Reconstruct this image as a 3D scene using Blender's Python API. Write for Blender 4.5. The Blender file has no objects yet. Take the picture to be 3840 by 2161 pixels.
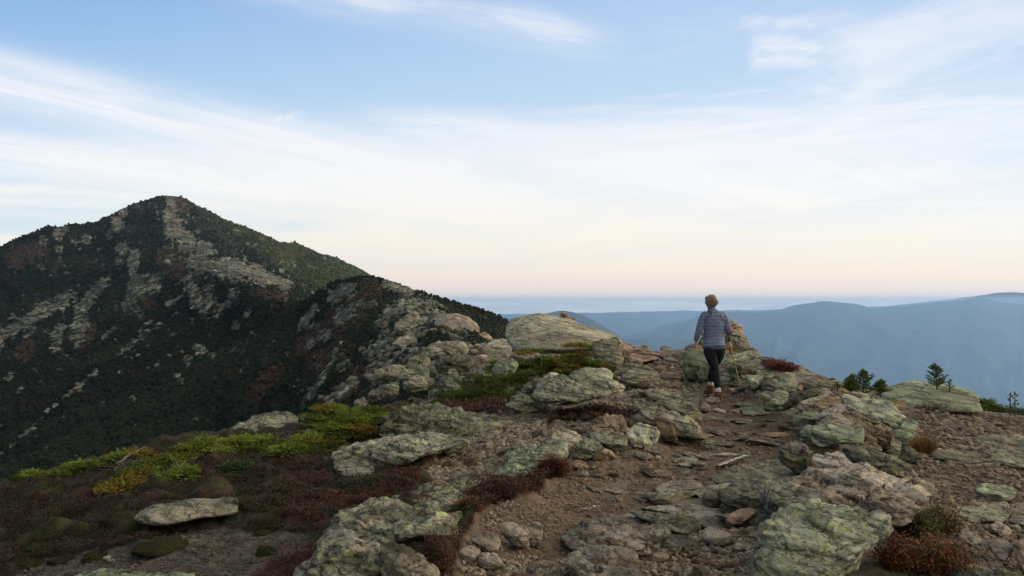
import bpy, math, random
import numpy as np
R = math.radians
scene = bpy.context.scene
COL = scene.collection
# ------------------------------------------------------------------ camera
F = 2775.0; CX = 1920.0; HY = 1133.0      # focal length, centre column and horizon row of the 3840 px photograph
cam = bpy.data.cameras.new('camera'); camo = bpy.data.objects.new('camera', cam); COL.objects.link(camo)
cam.sensor_width = 36; cam.lens = 36 * F / 3840; cam.shift_y = (HY - 1080.5) / 3840
cam.clip_start = 0.05; cam.clip_end = 200000
camo.rotation_euler = (R(90), 0, 0); camo.location = (0, 0, 0)
scene.camera = camo
# ------------------------------------------------------------------ colour, sampling
scene.view_settings.view_transform = 'Standard'; scene.view_settings.look = 'None'
scene.view_settings.exposure = 0; scene.view_settings.gamma = 1
scene.render.engine = 'CYCLES'
scene.cycles.use_denoising = True
scene.cycles.volume_bounces = 3
scene.cycles.max_bounces = 5
scene.cycles.volume_step_rate = 10
# ------------------------------------------------------------------ sun
SUN_AZ, SUN_EL = 78.0, 13.0                # degrees right of the view, above the horizon
sd = bpy.data.lights.new('sun', 'SUN'); so = bpy.data.objects.new('sun', sd); COL.objects.link(so)
sd.energy = 2.4; sd.angle = R(16); sd.color = (1.0, 0.72, 0.47)
so.rotation_euler = (R(90 - SUN_EL), 0, R(180 - SUN_AZ) )
# ------------------------------------------------------------------ world: Nishita air plus cirrus
class N:
    T = None
    def __init__(s, k): s.k = k
    @staticmethod
    def op(o, *a, clamp=False):
        n = N.T.nodes.new('ShaderNodeMath'); n.operation = o; n.use_clamp = clamp
        for i, v in enumerate(a):
            if isinstance(v, N): N.T.links.new(v.k, n.inputs[i])
            else: n.inputs[i].default_value = float(v)
        return N(n.outputs[0])
    def __add__(s, o): return N.op('ADD', s, o)
    __radd__ = __add__
    def __sub__(s, o): return N.op('SUBTRACT', s, o)
    def __rsub__(s, o): return N.op('SUBTRACT', o, s)
    def __mul__(s, o): return N.op('MULTIPLY', s, o)
    __rmul__ = __mul__
    def __truediv__(s, o): return N.op('DIVIDE', s, o)
    def clamp(s): return N.op('ADD', s, 0.0, clamp=True)
def smooth(x, a, b):
    n = N.T.nodes.new('ShaderNodeMapRange'); n.interpolation_type = 'SMOOTHSTEP'
    N.T.links.new(x.k, n.inputs[0]); n.inputs[1].default_value = a; n.inputs[2].default_value = b
    return N(n.outputs[0])
def vec(x, y, z=0.0):
    n = N.T.nodes.new('ShaderNodeCombineXYZ')
    for i, v in enumerate((x, y, z)):
        if isinstance(v, N): N.T.links.new(v.k, n.inputs[i])
        else: n.inputs[i].default_value = v
    return n.outputs[0]
def noise_n(v, scale=1.0, detail=4.0, rough=0.5, dist=0.0):
    n = N.T.nodes.new('ShaderNodeTexNoise'); N.T.links.new(v, n.inputs['Vector'])
    n.inputs['Scale'].default_value = scale; n.inputs['Detail'].default_value = detail
    n.inputs['Roughness'].default_value = rough; n.inputs['Distortion'].default_value = dist
    return N(n.outputs[0])
def ramp(fac, stops, interp='LINEAR'):
    n = N.T.nodes.new('ShaderNodeValToRGB'); N.T.links.new(fac.k if isinstance(fac, N) else fac, n.inputs[0])
    cr = n.color_ramp; cr.interpolation = interp
    while len(cr.elements) < len(stops): cr.elements.new(0.5)
    for e, (p, c) in zip(cr.elements, stops): e.position = p; e.color = (*c, 1) if len(c) == 3 else c
    return n.outputs[0]
def mixc(f, a, b, mode='MIX'):
    n = N.T.nodes.new('ShaderNodeMix'); n.data_type = 'RGBA'; n.blend_type = mode
    for idx, v in ((0, f), (6, a), (7, b)):
        if isinstance(v, N): N.T.links.new(v.k, n.inputs[idx])
        elif isinstance(v, (int, float)): n.inputs[idx].default_value = v
        elif isinstance(v, tuple): n.inputs[idx].default_value = (*v, 1)
        else: N.T.links.new(v, n.inputs[idx])
    return n.outputs[2]
def S(r, g, b):            # sRGB 0-255 -> linear
    return tuple((c/255/12.92 if c/255 <= 0.04045 else ((c/255+0.055)/1.055)**2.4) for c in (r, g, b))

w = bpy.data.worlds.new('World'); scene.world = w; w.use_nodes = True
N.T = w.node_tree; N.T.nodes.clear()
tc = N.T.nodes.new('ShaderNodeTexCoord')
sx = N.T.nodes.new('ShaderNodeSeparateXYZ'); N.T.links.new(tc.outputs['Generated'], sx.inputs[0])
dx, dy, dz = (N(sx.outputs[i]) for i in range(3))
ay = N.op('MAXIMUM', N.op('ABSOLUTE', dy), 0.12)
s_ = dx / ay; e_ = dz / ay               # tangent of azimuth, slope of elevation
sky = N.T.nodes.new('ShaderNodeTexSky'); sky.sky_type = 'NISHITA'; sky.sun_disc = False
sky.sun_elevation = R(SUN_EL); sky.sun_rotation = R(SUN_AZ); sky.altitude = 1500
sky.air_density = 1.0; sky.dust_density = 0.6; sky.ozone_density = 2.5
def Y2(y): return (HY/1.4907 - y) / 1862.0
def X2(x): return (x - 1288) / 1862.0
EM = 0.6                                   # clear-sky colour by elevation, left and right of the view
def est(lst): return [((Y2(y) + 0.1) / EM, S(*c)) for y, c in reversed(lst)]
ef = ((e_ + 0.1) / EM).clamp()
L_ = ramp(ef, est([(-180, (128, 166, 214)), (60, (152, 190, 230)), (250, (176, 209, 236)), (430, (190, 218, 237)), (560, (208, 228, 237)), (640, (218, 230, 234)), (700, (238, 226, 222)), (738, (236, 224, 220)), (760, (214, 214, 222))]))
R_ = ramp(ef, est([(-180, (164, 192, 226)), (0, (184, 209, 238)), (200, (196, 220, 240)), (400, (212, 228, 243)), (560, (240, 241, 240)), (650, (250, 240, 226)), (705, (255, 234, 216)), (738, (252, 230, 214)), (757, (246, 228, 218)), (768, (215, 216, 224))]))
base = mixc(smooth(s_, -0.75, 0.55), L_, R_)
# cirrus
def band(x1, y1, x2, y2, w1, w2, amp, ns=1.0, seed=0.0, soft=0.12, e1=0.1, e2=0.1, lo=0.35, hi=0.62):
    a, b, c, d = X2(x1), Y2(y1), X2(x2), Y2(y2)
    L = math.hypot(c-a, d-b); ux, uy = (c-a)/L, (d-b)/L
    px_, py_ = s_ - a, e_ - b
    t = (px_*ux + py_*uy) / L
    q = py_*ux - px_*uy
    # gentle bending of the streak
    q = q + (noise_n(vec(t*2.0, seed, 0.0), 1.0, 2.0) - 0.5) * 0.03
    wd = (N.op('MULTIPLY_ADD', t.clamp(), (w2-w1), w1)) / 1862.0
    r = q / wd
    g = N.op('POWER', 2.718, N.op('MULTIPLY', N.op('POWER', r*r + 0.0001, 1.45), -1.0))
    n = noise_n(vec(t*3.0*ns, q*26.0*ns, seed), 1.0, 6.0, 0.6, 0.3)
    endf = smooth(t, 0.0, e1) * smooth(t, 1.0, 1.0 - e2)
    n2 = noise_n(vec(t*5.0*ns, q*75.0*ns, seed + 50.0), 1.0, 4.0, 0.6, 0.4)
    return g * (0.40 + 0.60*smooth(n, lo, hi)) * (0.80 + 0.25*smooth(n2, .35, .62)) * endf * amp
def any_(a, b): return 1.0 - (1.0 - a) * (1.0 - b)
dens = band(-700, 20, 1750, 640, 78, 70, 1.0, 1.0, 1.3, e2=.35, lo=.22, hi=.50)
for k in [band(-600, 325, 1600, 560, 60, 64, .97, 1.1, 4.1, e2=.3, lo=.24, hi=.50),
          band(-300, 440, 800, 552, 20, 11, 1.0, .8, 7.7, e2=.25),
          band(-300, 498, 640, 524, 16, 12, .8, .8, 9.7, e2=.5),
          band(480, -80, 1620, 118, 66, 46, .85, 1.2, 12.1, e1=.3, e2=.2),
          band(1870, 130, 2480, 100, 46, 52, 1.0, 1.8, 15.2, e1=.06, e2=.5),
          band(1800, 62, 2230, 40, 16, 26, .75, 2.2, 31.2, e1=.3, e2=.4),
          band(2000, 120, 3000, -60, 46, 66, .92, 1.3, 17.2, e1=.3, e2=.05),
          band(1200, 395, 3100, 225, 60, 130, .97, 1.2, 19.9, e1=.3, e2=.05),
          band(1230, 275, 2000, 272, 10, 12, .45, 1.5, 23.9, e1=.4, e2=.3),
          band(640, 300, 790, 284, 7, 8, .6, 2.5, 25.1, e1=.4, e2=.4, lo=.42, hi=.6),
          band(780, 300, 2000, 430, 44, 76, .8, 1.5, 27.3, e1=.3, e2=.2),
          band(1370, 330, 1800, 345, 30, 26, .5, 2.6, 29.3, e1=.3, e2=.3, lo=.4, hi=.6)]:
    dens = any_(dens, k)
uu = s_ / (e_ + 0.06); vv = N.op("DIVIDE", 1.0, e_ + 0.06)
ve = noise_n(vec(uu*0.55 + vv*0.05, vv*0.30, 2.0), 1.0, 6.0, 0.62, 0.6)
st1 = noise_n(vec((s_ - 0.3)*1.1 + e_*1.0, e_*16.0 + N.op('ABSOLUTE', s_ - 0.15)*5.0, 4.0), 1.0, 6.0, 0.62, 0.5)
veil = smooth(e_, Y2(235), Y2(440)) * (0.42 + 0.58*smooth(s_, -0.62, 0.0)) * (0.50 + 0.55*smooth(ve, .36, .60)) * (0.78 + 0.30*smooth(st1, .38, .60)) * (1.0 - 0.45*smooth(e_, Y2(590), Y2(700)))
wisp = smooth(noise_n(vec(uu*0.9 + 3.0, vv*0.9, 5.0), 1.0, 7.0, 0.62, 1.2), .50, .70) * smooth(s_, -0.2, 0.3) * 0.75 * smooth(e_, Y2(700), Y2(500))
hor = smooth(noise_n(vec(s_*1.3, e_*42.0, 8.0), 1.0, 5.0, 0.55, 0.2), .44, .58) * smooth(e_, Y2(500), Y2(590)) * 0.6
dens = any_(any_(any_(dens, veil), wisp), hor).clamp()
cc = ramp(ef, est([(-180, (216, 226, 240)), (120, (232, 238, 246)), (330, (246, 247, 248)), (480, (252, 250, 244)), (600, (255, 246, 228)), (690, (255, 237, 214)), (735, (253, 230, 214)), (757, (244, 228, 218))]))
front = mixc(dens, base, cc)
under = ramp(N.op('MULTIPLY', e_, -1.6, clamp=True), [(0, S(190, 205, 223)), (0.25, S(165, 185, 208)), (1, S(110, 130, 155))])
# invented glow overhead and behind the camera, added to light the rocks: warm and bright on the sunrise side, dim and cool on the other
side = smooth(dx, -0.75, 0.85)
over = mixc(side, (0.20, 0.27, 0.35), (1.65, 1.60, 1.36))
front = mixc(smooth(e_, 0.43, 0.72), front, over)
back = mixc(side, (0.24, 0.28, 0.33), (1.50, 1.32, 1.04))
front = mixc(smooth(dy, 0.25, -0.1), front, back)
front = mixc(smooth(e_, -0.006, -0.016), front, under)
# scaled so that a Background strength of 0.1 shows these values; a share of it is the physical sky itself
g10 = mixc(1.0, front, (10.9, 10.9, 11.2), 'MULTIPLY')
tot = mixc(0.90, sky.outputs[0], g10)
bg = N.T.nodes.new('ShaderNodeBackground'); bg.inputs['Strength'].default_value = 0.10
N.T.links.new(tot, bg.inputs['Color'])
w.cycles.sampling_method = 'MANUAL'; w.cycles.sample_map_resolution = 256
wo = N.T.nodes.new('ShaderNodeOutputWorld'); N.T.links.new(bg.outputs[0], wo.inputs['Surface'])

# ------------------------------------------------------------------ numpy helpers
_rng = np.random.default_rng(7)
_perm = _rng.permutation(256); _perm = np.concatenate([_perm, _perm, _perm])
_g3 = _rng.normal(size=(256, 3)); _g3 /= np.linalg.norm(_g3, axis=1)[:, None]
def perlin(x, y, z):
    x = np.asarray(x, float); y = np.broadcast_to(np.asarray(y, float), x.shape); z = np.broadcast_to(np.asarray(z, float), x.shape)
    xi, yi, zi = (np.floor(v).astype(np.int64) for v in (x, y, z))
    xf, yf, zf = x - xi, y - yi, z - zi
    u, v, ww = (t*t*t*(t*(t*6-15)+10) for t in (xf, yf, zf))
    out = 0
    for a in (0, 1):
        for b in (0, 1):
            for c in (0, 1):
                h = _perm[(_perm[(_perm[(xi+a) & 255] + yi + b) & 255] + zi + c) & 255]
                g = _g3[h]
                d = g[..., 0]*(xf-a) + g[..., 1]*(yf-b) + g[..., 2]*(zf-c)
                out = out + d * (u if a else 1-u) * (v if b else 1-v) * (ww if c else 1-ww)
    return out * 1.6
def fbm(x, y, z, o=4, g=0.5, lac=2.03):
    t = 0; a = 1.0; f = 1.0
    for i in range(o):
        t = t + a * perlin(np.asarray(x)*f + 13.1*i, np.asarray(y)*f + 7.7*i, np.asarray(z)*f + 3.3*i); a *= g; f *= lac
    return t
def sst(a, b, x):
    t = np.clip((x - a) / (b - a), 0, 1); return t*t*(3-2*t)
def cells(x, y, z, seed=0):
    """worley: distance to nearest and second nearest feature point, id of the nearest"""
    x = np.asarray(x, float); y = np.broadcast_to(y, x.shape); z = np.broadcast_to(z, x.shape)
    xi, yi, zi = (np.floor(v).astype(np.int64) for v in (x, y, z))
    d1 = np.full(x.shape, 9.0); d2 = np.full(x.shape, 9.0); idn = np.zeros(x.shape)
    for a in (-1, 0, 1):
        for b in (-1, 0, 1):
            for c in (-1, 0, 1):
                h = _perm[(_perm[(_perm[(xi+a+seed) & 255] + yi + b) & 255] + zi + c) & 255]
                h2 = _perm[h + 71]; h3 = _perm[h2 + 31]
                d = np.sqrt((xi+a+h/256.-x)**2 + (yi+b+h2/256.-y)**2 + (zi+c+h3/256.-z)**2)
                m = d < d1
                d2 = np.where(m, d1, np.minimum(d2, d)); idn = np.where(m, h/256., idn); d1 = np.where(m, d, d1)
    return d1, d2, idn
def W(px, py, Y):
    px = np.asarray(px, float); py = np.asarray(py, float); Y = np.asarray(Y, float)
    return np.stack([(px-CX)/F*Y, Y*np.ones_like(px), -(py-HY)/F*Y], -1)
def setp(o, label=None, cat=None, group=None, kind=None):
    if label: o['label'] = label
    if cat: o['category'] = cat
    if group: o['group'] = group
    if kind: o['kind'] = kind
    return o
def link(name, me, mat=None, parent=None):
    o = bpy.data.objects.new(name, me); COL.objects.link(o)
    if mat: me.materials.append(mat)
    if parent: o.parent = parent
    return o
def mesh_np(name, V, Fc, smooth_=True, cols=None, attr='tint'):
    """V (n,3); Fc (m,3) or (m,4) ints"""
    me = bpy.data.meshes.new(name)
    V = np.ascontiguousarray(V, dtype=np.float32); Fc = np.ascontiguousarray(Fc, dtype=np.int32)
    k = Fc.shape[1]
    me.vertices.add(len(V)); me.vertices.foreach_set('co', V.ravel())
    me.loops.add(Fc.size); me.loops.foreach_set('vertex_index', Fc.ravel())
    me.polygons.add(len(Fc)); me.polygons.foreach_set('loop_start', np.arange(0, Fc.size, k, dtype=np.int32))
    me.polygons.foreach_set('loop_total', np.full(len(Fc), k, dtype=np.int32))
    me.polygons.foreach_set('use_smooth', np.full(len(Fc), smooth_, dtype=bool))
    me.update(calc_edges=True)
    if cols is not None:
        a = me.attributes.new(attr, 'FLOAT_COLOR', 'POINT')
        c = np.ones((len(V), 4), np.float32); c[:, :cols.shape[1]] = cols
        a.data.foreach_set('color', c.ravel())
    return me
def grid_faces(nr, nc, wrap=False):
    i, j = np.meshgrid(np.arange(nr-1), np.arange(nc if wrap else nc-1), indexing='ij')
    j2 = (j+1) % nc
    return np.stack([i*nc+j, i*nc+j2, (i+1)*nc+j2, (i+1)*nc+j], -1).reshape(-1, 4)
def tps(pts):
    P = np.array([(p[0]/1000., p[1]/1000.) for p in pts]); v = np.log([p[2] for p in pts])
    n = len(P); D = np.linalg.norm(P[:, None]-P[None], axis=2)
    K = np.where(D > 0, D**2*np.log(D+1e-12), 0) + 0.0005*np.eye(n)
    A = np.zeros((n+3, n+3)); A[:n, :n] = K; A[:n, n] = 1; A[:n, n+1:] = P; A[n, :n] = 1; A[n+1:, :n] = P.T
    c = np.linalg.solve(A, np.concatenate([v, [0, 0, 0]]))
    def f(px, py):
        x = np.asarray(px)/1000.; y = np.asarray(py)/1000.
        out = c[n] + c[n+1]*x + c[n+2]*y
        for k in range(n):
            d2 = (x-P[k, 0])**2 + (y-P[k, 1])**2
            out = out + c[k]*0.5*d2*np.log(d2+1e-12)
        return np.exp(out)
    return f
# ------------------------------------------------------------------ material helper
def material(name):
    m = bpy.data.materials.new(name); m.use_nodes = True; N.T = m.node_tree
    b = N.T.nodes['Principled BSDF']; b.inputs['Roughness'].default_value = 0.95
    b.inputs['Specular IOR Level'].default_value = 0.15
    return m, b
def attr_n(name):
    n = N.T.nodes.new('ShaderNodeAttribute'); n.attribute_name = name; return n.outputs['Color']
def coords(kind='Object'):
    return N.T.nodes.new('ShaderNodeTexCoord').outputs[kind]
def bump(bsdf, h, strength, dist):
    n = N.T.nodes.new('ShaderNodeBump'); n.inputs['Strength'].default_value = strength; n.inputs['Distance'].default_value = dist
    N.T.links.new(h.k, n.inputs['Height']); N.T.links.new(n.outputs[0], bsdf.inputs['Normal'])
def tinted(name, nscale, amt, bscale=None, bd=0.0, rough=0.95):
    """albedo from the mesh attribute, broken up by noise"""
    m, b = material(name); co = coords()
    n = noise_n(co, nscale, 5.0, 0.6)
    f = N.op('MULTIPLY_ADD', n, 2*amt, 1-amt)
    c = mixc(1.0, attr_n('tint'), vec(f, f, f), 'MULTIPLY')
    N.T.links.new(c, b.inputs['Base Color']); b.inputs['Roughness'].default_value = rough
    if bscale: bump(b, noise_n(co, bscale, 6.0, 0.65), 1.0, bd)
    return m
# ------------------------------------------------------------------ far ground, blue ranges and the big mountain
def range_sheet(name, crest, Yc, Zb, yfront, amp, seed, col, step=10, ext=None):
    """a mountain range: crest line given as (px,py), its slopes fall towards the viewer and away"""
    xs = np.arange(crest[0][0], crest[-1][0]+1, step, float)
    py = np.interp(xs, [c[0] for c in crest], [c[1] for c in crest])
    k = np.ones(5)/5; py = np.convolve(np.pad(py, 2, 'edge'), k, 'valid')
    Y = np.interp(xs, [c[0] for c in crest], [Yc if len(c) < 3 else c[2] for c in crest])
    py = py + 2.0*fbm(xs/60, seed, 0, 4)
    zc = -(py-HY)/F*Y
    X = (xs-CX)/F*Y
    rows = []
    ts = np.concatenate([np.linspace(-0.6, 0, 30, endpoint=False), np.linspace(0, 1, 110)])
    for t in ts:
        u = abs(t)
        yy = Y - t*yfront
        zz = zc + (Zb-zc)*(u**1.15)
        env = np.sin(np.pi*min(u, 1))**0.7 if u > 0 else 0
        xx = X*(yy/Y) if t > 0 else X
        sp = 1-np.abs(fbm(X/(amp*5)+t*1.2, t*1.1, seed, 3))*1.6
        zz = zz + 0.6*env*amp*(sp-0.4) + env*amp*0.15*fbm(X/amp, t*8, seed, 3)
        rows.append(np.stack([xx, yy, zz], -1))
    V = np.array(rows); nr, nc = V.shape[:2]
    me = mesh_np(name, V.reshape(-1, 3), grid_faces(nr, nc)[:, ::-1])
    o = link(name, me, col); o['kind'] = 'structure'; return o
mfar, b = material('distant_forest'); n = noise_n(coords(), 0.004, 6.0, 0.6)
N.T.links.new(ramp(n, [(0.3, (0.020, 0.030, 0.022)), (0.6, (0.045, 0.055, 0.035)), (0.75, (0.07, 0.07, 0.05))]), b.inputs['Base Color'])
range_sheet('hill', [(-600, 1180), (1300, 1200), (1700, 1196), (1950, 1196), (2000, 1190), (2060, 1172), (2115, 1163), (2165, 1174), (2240, 1208), (2330, 1262), (2420, 1330), (2600, 1400), (2900, 1480)], 9240, -1950, 3740, 198, 3.3, mfar)
range_sheet('hill', [(1900, 1480), (2250, 1330), (2330, 1276), (2420, 1270), (2560, 1272), (2700, 1278), (2860, 1330), (3050, 1400), (3300, 1470), (3600, 1520), (4300, 1560)], 11440, -1950, 4400, 286, 5.1, mfar)
range_sheet('hill', [(1900, 1440), (2200, 1320), (2330, 1265), (2420, 1240), (2520, 1216), (2640, 1185), (2720, 1170), (2840, 1172), (2920, 1163), (3010, 1140), (3095, 1129), (3170, 1135), (3240, 1146), (3270, 1159), (3330, 1154), (3450, 1141), (3600, 1128), (3665, 1117), (3710, 1123), (3770, 1136), (3840, 1142), (4300, 1170), (5200, 1210)], 16720, -1950, 7040, 418, 7.9, mfar)
range_sheet('hill', [(1500, 1185), (2080, 1190), (2150, 1175), (2200, 1172), (2260, 1178), (2380, 1190), (2470, 1201), (2560, 1212), (2800, 1230), (3600, 1240)], 22000, -1950, 5720, 330, 11.3, mfar)
range_sheet('hill', [(-800, 1190), (1700, 1180), (2100, 1176), (2450, 1168), (2900, 1162), (3300, 1150), (3560, 1124), (3680, 1108), (3760, 1096), (3840, 1098), (3950, 1104), (4600, 1140)], 25740, -1950, 3300, 330, 17.3, mfar)
# undercast: sheet of low cloud far out
mcl, b = material('low_cloud')
b.inputs['Base Color'].default_value = (0.95, 0.95, 0.95, 1)
t = np.linspace(0, 1, 90); tt = np.linspace(-1.1, 1.1, 260)
Yg = 29000*(110000/29000)**t
YY, TT = np.meshgrid(Yg, tt, indexing='ij'); XX = YY*TT
ZZ = -620 + 620*np.maximum(fbm(XX/14000, YY/7500, 3.0, 5, .6), -.3)
me = mesh_np('cloud_sea', np.stack([XX, YY, ZZ], -1).reshape(-1, 3), grid_faces(90, 260)[:, ::-1])
setp(link('cloud_sea', me, mcl), 'pale grey blanket of low cloud lying beyond the blue ranges', 'low cloud', kind='stuff')
# valley floor, made pale to bounce light up into the haze
floor_bounce, b = material('valley_floor_bounce'); b.inputs['Base Color'].default_value = (.55, .66, .80, 1)
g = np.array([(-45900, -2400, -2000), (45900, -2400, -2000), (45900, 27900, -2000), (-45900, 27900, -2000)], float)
link('valley_floor', mesh_np('valley_floor', g, np.array([[0, 1, 2, 3]])), floor_bounce)['kind'] = 'structure'

# ---- the near mountain as two rough sheets; zone 8 of the photograph gives outcrop places
def z8(x, y): return x/1.3558, 700 + y/1.3558
ROCKS_A = [(860,60,870,130,26),(870,130,880,230,40),(880,230,960,290,50),(1040,320,1040,330,58),(1000,400,1200,430,66),(1180,400,1330,470,52),(1330,450,1460,500,30),
 (960,480,1040,640,42),(1060,520,1100,640,34),(1130,620,1200,540,24),(690,350,680,440,34),(700,480,670,600,52),(710,640,710,650,28),(780,500,780,520,42),(620,310,620,320,36),
 (600,370,600,380,20),(860,370,860,380,26),(590,180,590,200,42),(560,240,560,250,20),(620,120,620,130,40),(310,230,300,250,36),(220,260,220,290,20),(440,270,440,275,26),(300,310,300,320,24),
 (200,400,205,405,16),(530,490,400,640,36),(420,640,380,770,40),(310,720,280,820,34),(400,760,400,770,34),(250,580,120,680,18),(350,560,20,760,38),(0,800,-60,860,36),(60,660,50,670,16),
 (750,740,600,860,16),(500,940,240,1140,12),(230,1170,0,1370,14),(50,960,40,980,24),(110,1030,100,1040,16),(1000,820,1080,860,26),(960,880,950,900,24),(1020,900,1025,905,12),(900,960,890,970,12),
 (1200,700,1190,710,26),(1260,640,1255,650,22),(1010,230,1012,232,15),(1430,430,1432,434,15),(1500,400,1502,402,8),(1390,430,1392,432,8),(1615,535,1620,536,8),(500,320,502,322,10),(120,560,122,562,10),
 (140,760,180,720,16),(330,860,335,865,12),(520,770,590,720,14),(850,600,930,560,14),(880,660,900,640,12),(760,690,700,740,10),(1260,290,1262,292,8),(450,960,452,962,8)]
HEATH_A = [(880,50,940,110,30),(830,360,900,420,56),(740,560,760,600,44),(450,730,420,800,50),(1400,950,1300,1050,60),(150,800,120,860,50),(1330,540,1450,560,30),(80,360,200,330,60)]
ROCKS_B = [(1780,520,1700,570,38),(1830,600,1720,680,34),(1600,620,1500,740,26),(1660,760,1650,770,34),(1580,800,1575,805,22),(1960,490,2080,540,30),(2060,590,1950,700,46),(2150,640,2050,780,90),
 (1960,800,1880,860,44),(2250,700,2350,790,52),(1700,880,1560,1080,18),(1420,880,1360,950,26),(1480,870,1475,880,18),(1650,970,1540,1110,22),(1770,900,1740,930,30),(1880,600,1900,590,18),(1560,720,1620,700,14),
 (1950,900,2350,880,85),(1950,1000,2150,960,60),(1990,880,1900,960,42),(2110,850,2200,900,44),(1800,1000,1700,1080,30),(2250,880,2350,860,40),(1440,720,1445,722,8),(1690,860,1700,850,10)]
HEATH_B = [(1900,520,1600,760,56),(1850,640,1800,700,50),(1450,850,1750,700,50),(2050,860,2100,880,50),(1600,900,1750,800,60),(1850,950,1700,1100,60),(1400,1000,1300,1060,40)]
def capmask(px, py, caps, nz):
    m = np.zeros(px.shape)
    for x1, y1, x2, y2, r in caps:
        a = np.array(z8(x1, y1)); bb = np.array(z8(x2, y2)); d = bb-a; L2 = max((d**2).sum(), 1e-6)
        t = np.clip(((px-a[0])*d[0] + (py-a[1])*d[1])/L2, 0, 1)
        dist = np.hypot(px-a[0]-t*d[0], py-a[1]-t*d[1])/(r/1.3558)
        m = np.maximum(m, 1.25 - dist*0.95)
    return sst(0.32, 0.52, m + nz)
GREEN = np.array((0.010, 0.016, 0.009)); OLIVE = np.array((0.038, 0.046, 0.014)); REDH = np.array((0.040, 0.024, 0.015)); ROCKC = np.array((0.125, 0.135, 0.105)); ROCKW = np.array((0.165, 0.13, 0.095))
def mountain(name, crest, depth, x0, x1, ybot, rocks, heath, seed, step=3.6, nrow=330, block=1.0):
    xs = np.arange(x0, x1, step)
    cp = np.interp(xs, [c[0] for c in crest], [c[1] for c in crest])
    rough = 3.0*fbm(xs/30, seed, 0.5, 4, 0.55)
    cp = cp - rough
    t = np.linspace(0, 1, nrow)
    PX = np.broadcast_to(xs, (nrow, len(xs))).copy(); PY = cp[None]*(1-t[:, None]) + ybot*t[:, None]
    Y = depth(PX, PY)
    P = W(PX, PY, Y)
    x, y, z = P[..., 0], P[..., 1], P[..., 2]
    k = Y.mean()
    # streaks that run down the fall line, from upper right to lower left in the picture
    nz = 0.42*fbm(PX/50-PY/110, PY/60+PX/120, seed, 5, 0.65) + 0.34*fbm(PX/13, PY/10, seed+3, 3, .6)
    rm = capmask(PX, PY, rocks, nz)
    rm = np.maximum(rm, 0.9*sst(.78, .88, fbm(PX/38-PY/80, PY/44+PX/90, seed+21, 4, .6)))
    hm = np.clip(capmask(PX, PY, heath, nz*0.8) + 0.3*sst(.25, .6, fbm(PX/90, PY/60, seed+9, 4)), 0, 1)*(1-rm)
    bs = 6.5*block
    d1, d2, idn = cells(x/bs, y/(bs*1.6), z/(bs*0.85), 3)
    e1, e2, ide = cells(x/bs*2.6, y/bs*1.6, z/bs*3.1, 9)
    relief = rm*(0.9*(1-d1) + 0.9*idn - 1.3*np.exp(-((d2-d1)/0.10)**2) + 0.35*(ide-0.5) - 0.45*np.exp(-((e2-e1)/0.10)**2))*block*2.6
    relief = relief + (1-rm)*(0.5*fbm(x/2.2, y/3, z/2.2, 3)*1.3)*block
    gul = 9*block*fbm(PX/150-PY/260, PX/300+PY/400, seed+2, 4, .55)
    edge = sst(0, 0.05, t)[:, None]*0.85 + 0.15
    Y2_ = Y - (relief*edge + gul*edge)
    P = W(PX, PY, Y2_)
    lush = sst(-0.1, 0.5, fbm(x/40, y/60, z/30, 4))[..., None]
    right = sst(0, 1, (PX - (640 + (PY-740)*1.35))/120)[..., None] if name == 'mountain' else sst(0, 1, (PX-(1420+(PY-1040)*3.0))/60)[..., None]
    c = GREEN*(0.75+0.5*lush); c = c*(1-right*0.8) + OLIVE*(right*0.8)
    hp = hm[..., None]*0.8; c = c*(1-hp) + REDH*hp
    rv = np.clip(0.35+1.2*idn+0.8*(ide-.5), 0.3, 1.8)[..., None]
    wr = sst(-.1, .5, fbm(x/25, y/30, z/18, 3))[..., None]
    rc = (ROCKC*(1-wr*.4)+ROCKW*wr*.4)*rv
    crack = np.maximum(np.exp(-((d2-d1)/0.08)**2), .7*np.exp(-((e2-e1)/0.09)**2))[..., None]
    rc = rc*(1-0.75*crack)
    c = c*(1-rm[..., None]) + rc*rm[..., None]
    # far side behind the crest
    back = []
    bc = []
    for k2 in range(1, 12):
        q = P[0].copy(); dd = k2*k2*1.5*block
        q[:, 1] += dd; q[:, 2] -= dd*(0.25+0.05*k2); q[:, 0] = P[0][:, 0]*(1+dd/P[0][:, 1]*0.5)
        back.append(q); bc.append(c[0])
    V = np.concatenate([np.array(back[::-1]), P]); C = np.concatenate([np.array(bc[::-1]), c])
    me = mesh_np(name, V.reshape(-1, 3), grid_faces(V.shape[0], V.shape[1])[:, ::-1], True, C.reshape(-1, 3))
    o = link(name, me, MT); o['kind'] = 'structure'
    return dict(P=P, rm=rm, hm=hm, c=c, PX=PX, PY=PY, right=right[..., 0])
MT = tinted('mountain_cover', 0.5, 0.35, 0.35, 0.9)
crestA = [(-700,1030),(-200,960),(0,925),(60,895),(150,862),(165,848),(240,850),(262,838),(300,843),(350,835),(420,806),(445,790),(500,765),(540,752),(585,738),(600,735),(680,738),(700,748),(800,800),(880,838),(950,862),(1000,884),(1040,905),(1090,915),(1105,908),(1125,918),(1200,950),(1260,965),(1330,1000),(1400,1036),(1500,1080),(1600,1120)]
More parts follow.
